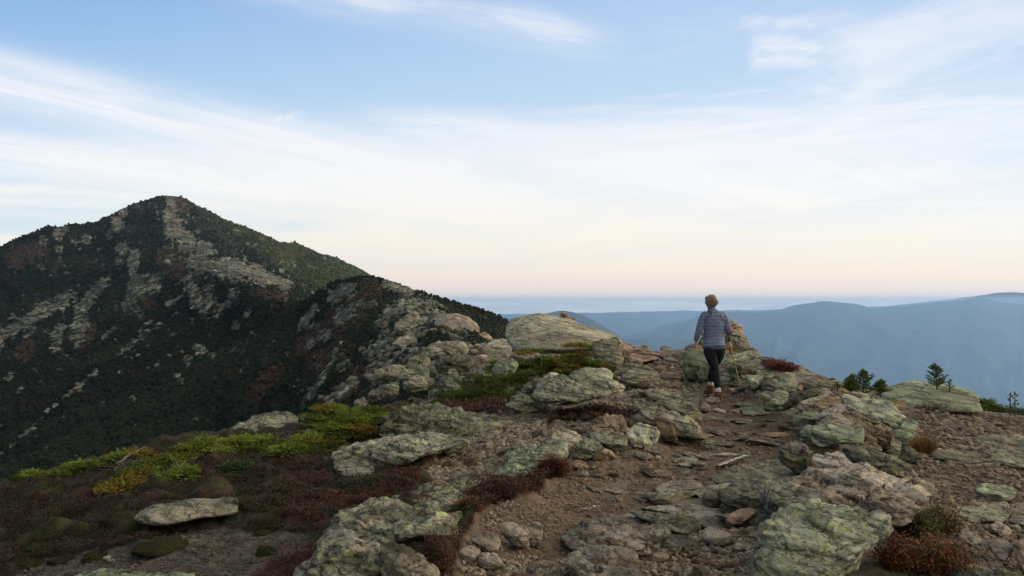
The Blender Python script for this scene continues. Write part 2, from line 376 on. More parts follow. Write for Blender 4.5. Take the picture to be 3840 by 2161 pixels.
dA = tps([(-700,1030,600),(-200,960,620),(0,925,650),(150,860,680),(300,840,700),(420,795,760),(520,757,820),(640,737,850),(690,745,880),(800,800,930),(950,865,960),(1100,912,980),(1250,962,1000),(1400,1038,1020),(1600,1120,1040),
 (640,800,760),(660,880,640),(720,920,590),(800,950,520),(900,1000,450),(1000,1050,400),(1090,1090,350),(900,930,760),(1100,1010,780),(1250,1060,640),(1350,1100,680),(1180,1100,420),
 (0,1100,500),(-700,1300,420),(200,1100,480),(400,1000,560),(300,1300,330),(600,1200,380),(600,1500,210),(0,1500,250),(0,1850,140),(-700,1850,130),(300,1700,155),(900,1200,320),(900,1400,210),(1100,1200,270),(1200,1400,170),(900,1800,120),(1500,1500,150),(1500,1900,110),
 (450,1180,400),(520,1080,440),(330,1150,430)])
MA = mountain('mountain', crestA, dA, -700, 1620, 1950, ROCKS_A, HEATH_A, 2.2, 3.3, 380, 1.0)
crestB = [(900,1330),(1000,1230),(1100,1150),(1180,1103),(1230,1065),(1290,1047),(1345,1040),(1400,1036),(1450,1050),(1490,1062),(1560,1090),(1640,1115),(1700,1132),(1800,1160),(1850,1178),(1905,1206),(2000,1260),(2150,1330)]
dB = tps([(900,1330,330),(1000,1230,330),(1100,1150,320),(1180,1105,270),(1330,1045,230),(1400,1038,215),(1530,1075,195),(1700,1132,180),(1850,1180,165),(2000,1262,155),(2150,1330,150),
 (1640,1180,105),(1500,1250,95),(1700,1290,66),(1800,1260,85),(1450,1400,72),(1300,1500,72),(1200,1300,170),(1050,1450,160),(1350,1150,160),(1150,1550,120),(1350,1560,55),(1000,1300,310),(900,1500,240),(800,1600,220),(1560,1400,50),(1800,1400,48),(1600,1600,40),(2100,1500,45)])
MB = mountain('mountain_spur', crestB, dB, 900, 2150, 1700, ROCKS_B, HEATH_B, 5.7, 2.9, 300, 0.5)

# ---- krummholz: dwarf fir scrub as one mass of ragged tufts, and loose crag blocks
def ico():
    p = (1+5**.5)/2
    v = np.array([(-1,p,0),(1,p,0),(-1,-p,0),(1,-p,0),(0,-1,p),(0,1,p),(0,-1,-p),(0,1,-p),(p,0,-1),(p,0,1),(-p,0,-1),(-p,0,1)], float); v /= np.linalg.norm(v[0])
    f = np.array([(0,11,5),(0,5,1),(0,1,7),(0,7,10),(0,10,11),(1,5,9),(5,11,4),(11,10,2),(10,7,6),(7,1,8),(3,9,4),(3,4,2),(3,2,6),(3,6,8),(3,8,9),(4,9,5),(2,4,11),(6,2,10),(8,6,7),(9,8,1)])
    return v, f
IV, IF = ico()
def blobs(name, pos, rad, cols, mat, up=1.25, jit=0.35, rng=None, flat=False):
    n = len(pos); v = IV[None]*(1+jit*rng.normal(size=(n, 12, 1)))
    a = rng.uniform(0, 6.28, n); ca, sa = np.cos(a)[:, None], np.sin(a)[:, None]
    x = v[..., 0]*ca - v[..., 1]*sa; y = v[..., 0]*sa + v[..., 1]*ca
    V = np.stack([x, y, v[..., 2]*up], -1)*rad[:, None, None] + pos[:, None]
    Fc = (IF[None] + 12*np.arange(n)[:, None, None]).reshape(-1, 3)
    C = np.repeat(cols, 12, axis=0)
    me = mesh_np(name, V.reshape(-1, 3), Fc, not flat, C)
    return link(name, me, mat)
rg = np.random.default_rng(3)
MK = tinted('krummholz', 2.0, 0.4)
def scatter_sheet(M, n, lo, hi):
    nr, nc = M['rm'].shape
    i = rg.integers(0, nr, n); j = rg.integers(0, nc, n)
    inside = (M['PX'][i, j] > -150) & (M['PY'][i, j] < 1830)
    keep = inside & (M['rm'][i, j] >= lo) & (M['rm'][i, j] <= hi)
    return i[keep], j[keep]
pos, rad, col = [], [], []
for M, n, r in ((MA, 110000, 0.66), (MB, 60000, 0.27)):
    i, j = scatter_sheet(M, n, 0, 0.35)
    hk = rg.uniform(size=len(i)) > 0.75*M['hm'][i, j]; i, j = i[hk], j[hk]
    p = M['P'][i, j]; s = r*rg.uniform(0.5, 1.35, len(i))*(0.5+0.5*(p[:, 1]/p[:, 1].mean()))**0.5
    p = p.copy(); p[:, 2] += 0.25*s
    c = M['c'][i, j]*rg.uniform(0.8, 1.2, (len(i), 1))
    pos.append(p); rad.append(s); col.append(c)
setp(blobs('dwarf_fir_scrub', np.concatenate(pos), np.concatenate(rad), np.concatenate(col), MK, 1.0, 0.4, rg), 'dark green dwarf fir scrub covering the slopes of the mountain', 'scrub', kind='stuff')
pos, rad, col = [], [], []
for M, n, r in ((MA, 9000, 1.5), (MB, 9000, 0.5)):
    i, j = scatter_sheet(M, n, 0.3, 1)
    p = M['P'][i, j]; s = r*rg.uniform(0.25, 1.3, len(i))**1.3*(np.clip(p[:, 1]/450, .3, 1.1) if M is MA else 1.0)
    c = M['c'][i, j]*rg.uniform(0.7, 1.4, (len(i), 1))
    pos.append(p); rad.append(s); col.append(c)
setp(blobs('crag_blocks', np.concatenate(pos), np.concatenate(rad), np.concatenate(col), MK, 0.7, 0.22, rg, True), 'broken grey crag blocks scattered over the mountain outcrops', 'crag', kind='stuff')
# ------------------------------------------------------------------ near ground
GPX = np.array([-2600, -900, 0, 600, 1200, 1700, 2200, 2700, 3200, 3840, 4800, 6500], float)
GY = np.array([0.9, 2.5, 4.3, 6, 8, 10, 12, 15, 20, 27, 35, 45, 60, 75], float)
GZ = np.array([
 [-2.4,-2.4,-2.3,-2.4,-2.8,-3.6,-4.9,-7,-11,-16,-22,-29,-39,-49],
 [-1.9,-1.95,-2.0,-2.15,-2.4,-2.95,-3.8,-5.6,-9,-14,-20,-27,-37,-47],
 [-1.65,-1.75,-1.9,-2.07,-2.27,-2.56,-3.3,-4.9,-8,-12.5,-18,-25,-35,-45],
 [-1.62,-1.66,-1.74,-1.83,-1.97,-2.12,-2.31,-3.4,-6.3,-10.5,-15.5,-21,-30,-39],
 [-1.6,-1.64,-1.68,-1.75,-1.85,-1.96,-2.12,-2.5,-4.4,-7.5,-10.5,-14,-19,-25],
 [-1.6,-1.62,-1.66,-1.7,-1.74,-1.8,-1.88,-2.1,-2.65,-3.1,-3.45,-3.75,-4.15,-6],
 [-1.6,-1.62,-1.64,-1.66,-1.68,-1.7,-1.72,-1.70,-1.60,-1.95,-2.5,-3.5,-5.5,-9],
 [-1.6,-1.62,-1.65,-1.66,-1.68,-1.69,-1.68,-1.62,-1.50,-2.3,-5,-9,-15,-21],
 [-1.6,-1.63,-1.68,-1.68,-1.66,-1.7,-1.72,-1.9,-3.6,-7,-11,-16,-23,-30],
 [-1.6,-1.65,-1.75,-1.76,-1.76,-1.78,-1.92,-2.9,-5.3,-9,-13,-18,-26,-34],
 [-1.6,-1.68,-1.75,-1.8,-1.85,-2.0,-2.5,-4,-7,-11,-15,-20,-28,-36],
 [-1.7,-1.8,-1.9,-2.1,-2.5,-3.0,-4,-6,-9,-13,-17,-22,-30,-38]], float)
# finer table by smooth interpolation
_lx = np.linspace(-2600, 6500, 365); _ly = np.linspace(math.log(0.9), math.log(75), 220)
_t = np.array([np.interp(_ly, np.log(GY), r) for r in GZ])
_t = np.array([np.interp(_lx, GPX, _t[:, j]) for j in range(_t.shape[1])]).T
def _blur(a, k, ax):
    w_ = np.hanning(k+2)[1:-1]; w_ /= w_.sum(); p = k//2
    pad = [(0, 0), (0, 0)]; pad[ax] = (p, p)
    b_ = np.pad(a, pad, 'edge'); return np.apply_along_axis(lambda v: np.convolve(v, w_, 'valid'), ax, b_)
_t = _blur(_blur(_t, 19, 0), 9, 1) + (HY-1110)/F*np.exp(_ly)[None]
PATHY = np.array([0, 4.36, 5.8, 7.76, 9.3, 11.7, 14.8, 18.3, 22]); PATHX = np.array([.4, .7, 1.0, 2.2, 2.95, 3.4, 3.3, 3.5, 3.4]); PATHW = np.array([.9, .8, .75, .72, .6, .5, .45, .6, .6])
def ground_z(X, Y, fine=0):
    X = np.asarray(X, float); Y = np.maximum(np.asarray(Y, float), 0.91)
    px = CX + X/Y*F
    u = np.clip((px+2600)/(9100)*364, 0, 363.999); v = np.clip((np.log(Y)-_ly[0])/(_ly[-1]-_ly[0])*219, 0, 218.999)
    i = u.astype(int); j = v.astype(int); fu = u-i; fv = v-j
    z = _t[i, j]*(1-fu)*(1-fv) + _t[i+1, j]*fu*(1-fv) + _t[i, j+1]*(1-fu)*fv + _t[i+1, j+1]*fu*fv
    pc = np.interp(Y, PATHY, PATHX); pw = np.interp(Y, PATHY, PATHW)
    d = np.abs(X-pc)/pw
    z = z - 0.10*(1-sst(0.6, 1.5, d))*(1-sst(15, 20, Y)) + 0.035
    z = z + 0.42*np.exp(-((X-5.0)/1.25)**2-((Y-15.0)/4.2)**2)
    z = z + 0.05*fbm(X*0.9, Y*0.9, 1.3, 3) + 0.018*fbm(X*4, Y*4, 4.3, 2)
    return z
def table_z(X, Y):
    px = CX + X/Y*F
    u = np.clip((px+2600)/(9100)*364, 0, 363.999); v = np.clip((np.log(Y)-_ly[0])/(_ly[-1]-_ly[0])*219, 0, 218.999)
    i = u.astype(int); j = v.astype(int); fu = u-i; fv = v-j
    return _t[i, j]*(1-fu)*(1-fv) + _t[i+1, j]*fu*(1-fv) + _t[i, j+1]*(1-fu)*fv + _t[i+1, j+1]*fu*fv + 0.035
def ghits(px, py, ymax=70):
    """first meeting of sight rays with the near ground: coarse march on the base table, then a few fixed-point steps"""
    px = np.asarray(px, float); py = np.asarray(py, float); n = len(px)
    Ys = np.exp(np.linspace(math.log(2.0), math.log(ymax), 200)); Y = np.full(n, np.nan)
    for y in Ys:
        todo = np.isnan(Y)
        if not todo.any(): break
        z = -(py-HY)/F*y
        hit = todo & (z <= table_z((px-CX)/F*y, np.full(n, y))); Y[hit] = y
    ok = ~np.isnan(Y)
    for _ in range(3):
        z = ground_z((px[ok]-CX)/F*Y[ok], Y[ok]); Yn = -z*F/np.maximum(py[ok]-HY, 5); Y[ok] = np.clip(.5*Y[ok]+.5*Yn, Y[ok]*.93, Y[ok]*1.07)
    return Y
def ghit(px, py, ymax=70):
    y = ghits([px], [py], ymax)[0]
    return None if np.isnan(y) else float(y)
def poly_in(px, py, poly):
    m = np.zeros(px.shape, bool); n = len(poly)
    for k in range(n):
        x1, y1 = poly[k]; x2, y2 = poly[(k+1) % n]
        c = ((y1 > py) != (y2 > py))
        if y1 != y2: m ^= c & (px < (x2-x1)*(py-y1)/(y2-y1) + x1)
    return m
SOIL = [[(1640,2300),(1700,2010),(1830,1905),(2030,1850),(2110,1770),(2200,1720),(2220,1900),(2080,2300)], [(2330,2300),(1980,2200),(1960,2060),(1960,1930),(2010,1850),(2120,1770),(2200,1700),(2380,1650),(2560,1620),(2650,1560),(2640,1500),(2500,1440),(2400,1400),(2380,1350),(2560,1330),(2650,1420),(2820,1460),(2900,1520),(2990,1580),(3000,1680),(2940,1740),(2700,1790),(2560,1850),(2480,1930),(2900,1960),(2960,2050),(2900,2300)]]
GRAVEL = [[(1560,1780),(1700,1690),(1820,1610),(1800,1560),(2000,1540),(2250,1590),(2320,1570),(2200,1640),(2100,1680),(1960,1700),(1860,1790),(1760,1830)],
          [(3330,1600),(3400,1540),(3900,1560),(5200,1600),(5200,2400),(3700,2300),(3560,1900),(3450,1800)],
          [(1700,2100),(1900,2080),(2100,2120),(2500,2050),(2860,2040),(2860,2300),(1700,2300)],
          [(420,2060),(700,1980),(900,2000),(1120,2000),(1180,2080),(1000,2170),(700,2300),(0,2300),(100,2120)]]
RED = [[(1060,1860),(1150,1800),(1290,1820),(1480,1770),(1580,1775),(1560,1850),(1440,1870),(1330,1900),(1290,1950),(1180,1990),(900,1960),(880,1900)],
       [(2030,1715),(2110,1750),(2090,1800),(2030,1850),(1930,1880),(1850,1900),(1790,1960),(1740,2040),(1700,2161),(1600,2200),(1590,2060),(1680,1960),(1740,1860),(1900,1800),(2000,1780)],
       [(2050,1600),(2080,1565),(2280,1540),(2440,1570),(2330,1600),(2200,1590)],
       [(1640,1520),(1900,1510),(1960,1535),(1900,1555),(1720,1560)],
       [(1000,2130),(1200,2080),(1180,2300),(900,2300)]]
REDTOP = [(2850,1362),(2920,1350),(2950,1345),(3010,1372),(2990,1400),(2900,1392)]
def cover(X, Y):
    """weights: soil, gravel, red heath, brown heath (rest bare rock rubble)"""
    Z = ground_z(X, Y); px = CX + X/Y*F; py = HY - Z/Y*F
    jx = 26*fbm(X*2.2, Y*2.2, 7.7, 3); jy = 16*fbm(X*2.2, Y*2.2, 9.9, 3)
    qx, qy = px+jx, py+jy
    f = lambda L: np.any([poly_in(qx, qy, p) for p in L], axis=0).astype(float)
    soil, gr, red = f(SOIL), f(GRAVEL), f(RED + [REDTOP])
    jl = 130*fbm(X*0.8, Y*0.8, 21.7, 4)
    left = (((qx + jl < 1120) | ((qx + jl*.3 < 1700) & (qy > 1700) & (qx + .8*(qy-1700) < 1950)) | ((qx + jl < 1850) & (qy + jl*.15 < 1560) & (qy > 1400)))).astype(float)*(1-gr)
    return soil, gr, red, left*(1-red)
cols_ = np.arange(-1400, 5300, 7.0); rows_ = np.exp(np.linspace(math.log(1.3), math.log(72), 620))
YY, PXg = np.meshgrid(rows_, cols_, indexing='ij'); XX = (PXg-CX)/F*YY
ZZ = ground_z(XX, YY)
soil, gr, red, heath = cover(XX, YY)
Wt = {}
for k_, a_ in (('soil', soil), ('gr', gr), ('red', red), ('heath', heath)): Wt[k_] = _blur(_blur(a_, 9, 0), 11, 1)
near = 1-sst(14, 30, YY)
rub = cells(XX*9, YY*9, 0.5, 5); rub2 = cells(XX*22, YY*22, 0.5, 8)
fine = fbm(XX*14, YY*14, 2.2, 3)
ZZ += near*(0.004*fine*soil + (gr+0.9*np.clip(1-gr-soil-red-heath, 0, 1))*(0.016*(0.6-rub[0])*(rub[2] > .35) + 0.007*(0.6-rub2[0])))
mound = fbm(XX*3.2, YY*3.2, 6.2, 3)
ZZ += Wt['red']*(0.04 + 0.09*mound + 0.012*fbm(XX*30, YY*30, 1.0, 2)) + Wt['heath']*(0.09*mound + 0.09*np.abs(fbm(XX*2.0, YY*2.0, 3.2, 2)) + 0.008*fbm(XX*25, YY*25, 1.0, 2))
n1 = fbm(XX*1.2, YY*1.2, 0.3, 4)[..., None]; n2 = fbm(XX*6, YY*6, 5.3, 4)[..., None]; n3 = fbm(XX*30, YY*30, 8.3, 3)[..., None]
cs = np.array((0.115, 0.084, 0.060))*(1+0.3*n1+0.35*n2+0.3*n3)
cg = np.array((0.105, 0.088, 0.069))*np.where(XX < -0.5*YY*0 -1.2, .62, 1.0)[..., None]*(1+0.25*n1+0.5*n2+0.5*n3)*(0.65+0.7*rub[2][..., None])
cr = np.array((0.042, 0.022, 0.016))*(1+0.3*n1+0.4*n2+0.4*n3)
hx = sst(-.25, .3, fbm(XX*1.4, YY*1.4, 12.3, 4))[..., None]
ch = (np.array((0.034, 0.022, 0.014))*(1-hx) + np.array((0.026, 0.028, 0.011))*hx)*(1+0.5*n2+0.5*n3)
gy = sst(.15, .4, fbm(XX*2.4, YY*2.4, 15.3, 3))[..., None]*.5
ch = ch*(1-gy)+np.array((0.048,0.040,0.036))*gy
cb = np.array((0.150, 0.135, 0.105))*(1+0.3*n1+0.4*n2+0.4*n3)*(0.7+0.6*rub[2][..., None])
rest = np.clip(1-soil-gr-red-heath, 0, 1)[..., None]
soilp = np.clip(soil - gr, 0, 1)[..., None]
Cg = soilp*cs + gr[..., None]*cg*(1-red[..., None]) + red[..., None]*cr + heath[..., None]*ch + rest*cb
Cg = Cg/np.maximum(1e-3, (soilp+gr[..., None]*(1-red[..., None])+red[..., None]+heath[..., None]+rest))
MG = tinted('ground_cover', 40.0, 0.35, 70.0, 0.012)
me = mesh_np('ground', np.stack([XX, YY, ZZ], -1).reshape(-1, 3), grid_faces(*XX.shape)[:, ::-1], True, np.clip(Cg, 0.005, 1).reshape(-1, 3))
link('ground', me, MG)['kind'] = 'structure'
# ------------------------------------------------------------------ rock materials
def rock_mat(name, base, second, lichen, lamt, dark, damt, spots=(0.42, 0.5), pale=0.15, warm=(0.21, 0.15, 0.11), wamt=0.3, scale=1.0):
    m, b = material(name)
    oi = N.T.nodes.new('ShaderNodeObjectInfo'); rnd = N(oi.outputs['Random'])
    mp = N.T.nodes.new('ShaderNodeVectorMath'); mp.operation = 'ADD'
    N.T.links.new(coords('Object'), mp.inputs[0]); N.T.links.new(vec(rnd*37.0, rnd*91.0, rnd*53.0), mp.inputs[1]); co = mp.outputs[0]
    sep = N.T.nodes.new('ShaderNodeSeparateXYZ'); N.T.links.new(co, sep.inputs[0])
    x, y, z = (N(sep.outputs[i]) for i in range(3))
    big = noise_n(co, 1.7*scale, 5.0, 0.6, 0.4)
    med = noise_n(co, 6.0*scale, 6.0, 0.65, 0.3)
    fin = noise_n(co, 38.0*scale, 5.0, 0.7)
    fol = noise_n(vec(x*2.0+z*0.8, y*2.0, z*22.0+x*5.0), 1.0*scale, 5.0, 0.65, 0.5)    # bedding of the schist
    c = mixc(smooth(big, .40, .62), base, second)
    c = mixc(smooth(med, .52, .66)*wamt, c, warm)
    vo = N.T.nodes.new('ShaderNodeTexVoronoi'); vo.inputs['Scale'].default_value = 11.0*scale
    wv = N.T.nodes.new('ShaderNodeVectorMath'); wv.operation = 'ADD'; N.T.links.new(co, wv.inputs[0]); N.T.links.new(vec(med*0.12, fin*0.05, big*0.1), wv.inputs[1])
    N.T.links.new(wv.outputs[0], vo.inputs['Vector']); vd = N(vo.outputs['Distance'])
    vc = N.T.nodes.new('ShaderNodeSeparateColor'); N.T.links.new(vo.outputs['Color'], vc.inputs[0])
    ros = smooth(vd, spots[1], spots[0]) * smooth(N(vc.outputs[0]), 1.0-lamt, 1.0-lamt+0.1)   # round lichens
    mat_l = smooth(noise_n(co, 9.0*scale, 7.0, 0.75, 0.8), .62-.16*lamt, .70-.16*lamt)
    lam = any_(ros*smooth(big, .38, .5), mat_l*0.8*min(1, lamt*1.6))
    c = mixc(smooth(noise_n(co, 14.0*scale, 6.0, 0.7, 0.5), .64-.14*damt, .70-.14*damt)*0.85, c, dark)
    c = mixc(lam*0.85, c, lichen)
    c = mixc(smooth(noise_n(co, 23.0*scale, 4.0, 0.7, 0.3), .66, .70)*pale*3.0, c, (0.36, 0.37, 0.33))
    crk = N.T.nodes.new('ShaderNodeTexVoronoi'); crk.feature = 'DISTANCE_TO_EDGE'; crk.inputs['Scale'].default_value = 3.0*scale
    N.T.links.new(vec(x*1.0+med*.35, y+big*.3, z*2.3+x*.5+med*.3), crk.inputs['Vector']); cd = smooth(N(crk.outputs['Distance']), 0.0, 0.035)
    v = (0.30 + 1.35*fin) * (0.50 + 0.75*smooth(fol, .38, .54)) * (0.78 + 0.58*rnd) * (0.42 + 0.58*cd) * (0.55 + 0.9*smooth(noise_n(co, 0.8*scale, 4.0, 0.6, 0.8), .3, .7))
    c = mixc(1.0, c, vec(v, v, v), 'MULTIPLY')
    N.T.links.new(c, b.inputs['Base Color'])
    h = med*1.1 + fol*1.1 + fin*0.6 + cd*0.35
    bump(b, h, 0.9, 0.035)
    return m
GR = (0.185, 0.20, 0.155)
RM = dict(
 l=rock_mat('lichen_crusted_rock', (0.27, 0.29, 0.215), (0.25, 0.25, 0.205), (0.27, 0.30, 0.13), .5, (0.06, 0.065, 0.05), .5, scale=1.5),
 g=rock_mat('green_grey_rock', (0.190, 0.190, 0.135), (0.225, 0.205, 0.155), (0.235, 0.25, 0.15), .26, (0.05, 0.052, 0.042), .45),
 y=rock_mat('yellow_lichen_rock', (0.150, 0.155, 0.115), (0.19, 0.18, 0.14), (0.215, 0.24, 0.115), .42, (0.035, 0.040, 0.036), .85, pale=.25),
 b=rock_mat('bare_grey_rock', (0.235, 0.205, 0.165), (0.18, 0.16, 0.13), (0.24, 0.24, 0.14), .12, (0.07, 0.062, 0.055), .4),
 p=rock_mat('pinkish_rock', (0.28, 0.19, 0.135), (0.22, 0.165, 0.125), (0.26, 0.24, 0.13), .12, (0.09, 0.065, 0.05), .35, wamt=.8, warm=(0.33, 0.20, 0.13)),
 d=rock_mat('dark_rock', (0.105, 0.105, 0.082), (0.145, 0.135, 0.105), (0.20, 0.22, 0.09), .35, (0.03, 0.032, 0.028), .8),
 t=rock_mat('sage_green_rock', (0.165, 0.195, 0.132), (0.160, 0.175, 0.128), (0.25, 0.30, 0.15), .35, (0.055, 0.062, 0.045), .35),
 w=rock_mat('pale_quartz_rock', (0.38, 0.35, 0.31), (0.27, 0.24, 0.21), (0.28, 0.28, 0.19), .2, (0.10, 0.09, 0.08), .3, warm=(0.36, 0.26, 0.20)),
 r=rock_mat('rusty_brown_rock', (0.165, 0.120, 0.082), (0.195, 0.155, 0.11), (0.25, 0.24, 0.10), .25, (0.055, 0.042, 0.035), .55, warm=(0.28, 0.17, 0.08), wamt=.5))
ZN = {1: (2400, 1050, 2.6367), 2: (1600, 1100, 2.6367), 3: (2900, 1300, 2.636), 4: (1200, 1550, 2.373), 5: (2000, 1550, 2.373), 6: (2840, 1600, 2.576), 7: (0, 1550, 2.0608), 8: (0, 700, 1.3558), 9: (1300, 1150, 2.9), 10: (2800, 1350, 2.9), 11: (0, 1700, 3.1457), 0: (0, 0, 1)}
def chaikin(P, k=1):
    for _ in range(k):
        Q = np.roll(P, -1, 0); P = np.stack([P*.87+Q*.13, P*.13+Q*.87], 1).reshape(-1, 2)
    return P
def outline_rock(pts, grow=1.05, Y=None, D=None, B=None, seed=0, apex=None, rough=1.0, nth=None, slab=False):
    P = chaikin(np.array(pts, float)); P = P.mean(0)+(P-P.mean(0))*grow; lo, hi = P.min(0), P.max(0)
    c = apex if apex is not None else np.array([(lo[0]+hi[0])/2, lo[1]*0.42+hi[1]*0.58])
    c = np.array(c, float)
    if not poly_in(np.array([c[0]]), np.array([c[1]]), [tuple(q) for q in P])[0]: c = P.mean(0)
    # resample the outline by angle around the apex (farthest crossing)
    wpx = hi[0]-lo[0]; hpx = hi[1]-lo[1]
    n = nth or int(np.clip((wpx+hpx)/3.5, 40, 190)); th = np.linspace(0, 2*np.pi, n, endpoint=False)
    dirs = np.stack([np.cos(th), np.sin(th)], 1); r = np.full(n, 1e-3)
    A = P - c; Bq = np.roll(P, -1, 0) - c
    for k in range(len(P)):
        e = Bq[k]-A[k]; den = dirs[:, 0]*e[1]-dirs[:, 1]*e[0]
        with np.errstate(all='ignore'):
            t = (A[k][0]*e[1]-A[k][1]*e[0])/den; s = (A[k][0]*dirs[:, 1]-A[k][1]*dirs[:, 0])/den
        ok = (t > 0) & (s >= -1e-6) & (s <= 1+1e-6) & (np.abs(den) > 1e-9)
        r = np.where(ok, np.maximum(r, t), r)
    if Y is None:
        Y = ghit((lo[0]+hi[0])/2, hi[1]) or float(dB(c[0], c[1]))*0.97
    wm = wpx/F*Y; hm = hpx/F*Y
    if D is None: D = 0.45*min(wm, 2.5*hm) if not slab else 1.0*min(wm, 3.5*hm)
    if B is None: B = 0.36*min(wm, 1.6*hm) if not slab else 0.20*min(wm, 1.6*hm)
    rg_ = np.random.default_rng(seed)
    rs = np.sin(np.linspace(0, np.pi/2, max(12, n//4)))            # denser near the rim
    vs = (c[1]-(lo[1]+hi[1])/2)/(hpx/2) + rg_.uniform(-.25, .1)    # where the top face breaks into the front face
    pl = [(0, .95/(1+vs), -vs), (0, -.22, -vs)]                    # (gu, gv, offset): value = 1+gu*u+gv*(v+off)
    ul, ur = rg_.uniform(-.75, -.1), rg_.uniform(.1, .75); gl, gr_ = rg_.uniform(.35, 1.0), rg_.uniform(.35, 1.0)
    ext = [(gl, rg_.uniform(-.35, .35), -ul*gl), (-gr_, rg_.uniform(-.35, .35), ur*gr_)]
    ext += [(rg_.normal()*.6, rg_.normal()*.5, rg_.uniform(.0, .25)) for _ in range(3)]
    rows = []
    def fy(py): return Y + np.clip((hi[1]-py)/max(hpx, 1), 0, 1)**1.2*D
    for side in (1, -1):
        rr = rs if side == 1 else rs[::-1][1:]
        for q in rr:
            xy = c + dirs*(r*q)[:, None]
            u_ = (xy[:, 0]-(lo[0]+hi[0])/2)/(wpx/2); v_ = (xy[:, 1]-(lo[1]+hi[1])/2)/(hpx/2)
            rim = (1-q**(11 if rough > .45 else 2.8))**0.5 if q < 1 else 0
            if rough > .45:
                h_ = np.minimum(1+.95/(1+vs+1e-3)*(v_-vs), 1-.22*(v_-vs))
                for g1, g2, off in ext: h_ = np.minimum(h_, 1+g1*u_+g2*v_+off)
                # soft minimum keeps worn edges
                h_ = np.clip(h_, .12, 1)
            else: h_ = 1.0
            prof = rim*h_
            yy = fy(xy[:, 1]) - (B*prof if side == 1 else -0.8*max(B, .3*D)*rim)
            rows.append(W(xy[:, 0], xy[:, 1], yy))
    V = np.array(rows); nr = V.shape[0]; V = V.reshape(-1, 3)
    cen = V.mean(0); sc = (V.max(0)-V.min(0))/2; q = (V-cen)/sc
    s0 = min(wm, hm*1.7, 3)
    o_ = seed*3.7
    # noise relief: bedding steps, knobs and cracks
    ncx = V/s0
    d1 = fbm(ncx[:, 0]*2.2+o_, ncx[:, 1]*2.2, ncx[:, 2]*3.5, 4, .55)
    bed = ncx[:, 2]*5.5 + ncx[:, 0]*rg_.uniform(-1.6, 1.6) + 0.6*fbm(ncx[:, 0]*1.5, ncx[:, 1]*1.5, o_, 2)
    st = (bed-np.floor(bed)); st = sst(0, .75, st) - st*1.0
    crk = cells(ncx[:, 0]*1.7+o_, ncx[:, 1]*1.7, ncx[:, 2]*3.0, 3)
    cr_ = np.exp(-((crk[1]-crk[0])/.06)**2)
    f1 = cells(ncx[:, 0]*2.6+o_, ncx[:, 1]*2.6, ncx[:, 2]*4.2, 11); f2 = cells(ncx[:, 0]*6.5+o_, ncx[:, 1]*6.5, ncx[:, 2]*10.0, 17)
    chip = (f1[2]-.5)*1.3 + (f2[2]-.5)*.55
    amp = s0*0.050*rough
    n3_ = np.stack([q[:, 0]*.5, q[:, 1]-.3, q[:, 2]*.8+.2], 1); n3_ /= np.linalg.norm(n3_, axis=1)[:, None]+1e-6
    sml = fbm(V[:, 0]*9+o_, V[:, 1]*9, V[:, 2]*16, 4, .6)
    V = V + n3_*(amp*(d1*0.8 + 0.8*st - 0.75*cr_*rough + chip*rough) + min(s0, .6)*.022*sml)[:, None]
    Fc = grid_faces(nr, n, wrap=True)
    base = np.array([cen[0], cen[1], V[:, 2].min()])
    return V-base, Fc, base, wm
TINY = []
def rock(zone, typ, label, pts, name=None, cat='rock', group=None, **kw):
    ox, oy, s = ZN[zone]
    P = [(ox+float(a.split(',')[0])/s, oy+float(a.split(',')[1])/s) for a in pts.split()]
    rock.n += 1
    if zone == 9: kw.setdefault('rough', 1.6)
    kw.setdefault('seed_shift', 0); kw.pop('seed_shift')
    V, Fc, base, wm = outline_rock(P, seed=rock.n*7+3, **kw)
    nm = name or ('boulder' if wm > 1.3 and not kw.get('slab') else 'flat_rock' if kw.get('slab') else 'rock')
    o = link(nm, mesh_np(nm, V, Fc), RM[typ]); o.location = base
    setp(o, label, cat if cat != 'rock' else nm.replace('_', ' '), group); return o
rock.n = 0
# ------------------------------------------------------------------ the boulders, slabs and wall stones, outlined one by one
CL = 'stones of the tall cairn'; WR = 'stones of the rock wall along the right of the path'; WL = 'stones lining the left of the path'; MC = 'boulders on the rocky saddle'
# right foreground
rock(6,'l','huge yellow-speckled lichen boulder filling the bottom right foreground','370,755 600,750 750,790 900,770 1010,790 1080,825 1150,825 1235,900 1250,1060 1170,1130 1000,1140 970,1250 900,1330 800,1420 790,1750 -60,1750 -30,1250 50,1120 90,960 150,860 260,790', D=.7, B=.35)
rock(6,'b','broad flat-topped grey block just behind the huge lichen boulder','110,600 480,500 520,465 700,450 760,420 1000,385 1180,430 1320,500 1450,530 1530,620 1630,670 1600,760 1580,800 1500,900 1350,945 1240,930 1080,900 800,930 370,930 160,860 110,790', Y=4.95, D=1.2, B=.45, apex=(3260,1885), rough=1.3)
rock(6,'y','pitted block with bright yellow-green lichen under the flat-topped block, left end','105,650 120,560 300,540 480,600 600,700 620,800 400,820 200,830 115,800', Y=5.1, D=.3, B=.15)
rock(10,'d','long dark pointed rock leaning on the wall above the flat-topped block','1017,925 1100,915 1250,920 1340,935 1480,990 1640,1070 1740,1130 1790,1200 1785,1260 1700,1295 1630,1290 1540,1230 1420,1200 1300,1180 1200,1150 1100,1060 1020,960', group=WR)
rock(10,'t','large smooth sage-green slab with small black holes on the wall','720,720 830,695 940,700 1150,715 1220,725 1265,760 1268,850 1240,915 1100,905 980,920 870,940 790,940 740,900 700,850', Y=7.3, group=WR, rough=.6)
rock(10,'d','dark block with mossy green belly standing at the path edge','460,870 520,875 620,940 690,1000 700,1080 690,1180 640,1240 540,1245 490,1190 400,1130 355,1070 365,1000 420,940', group=WR)
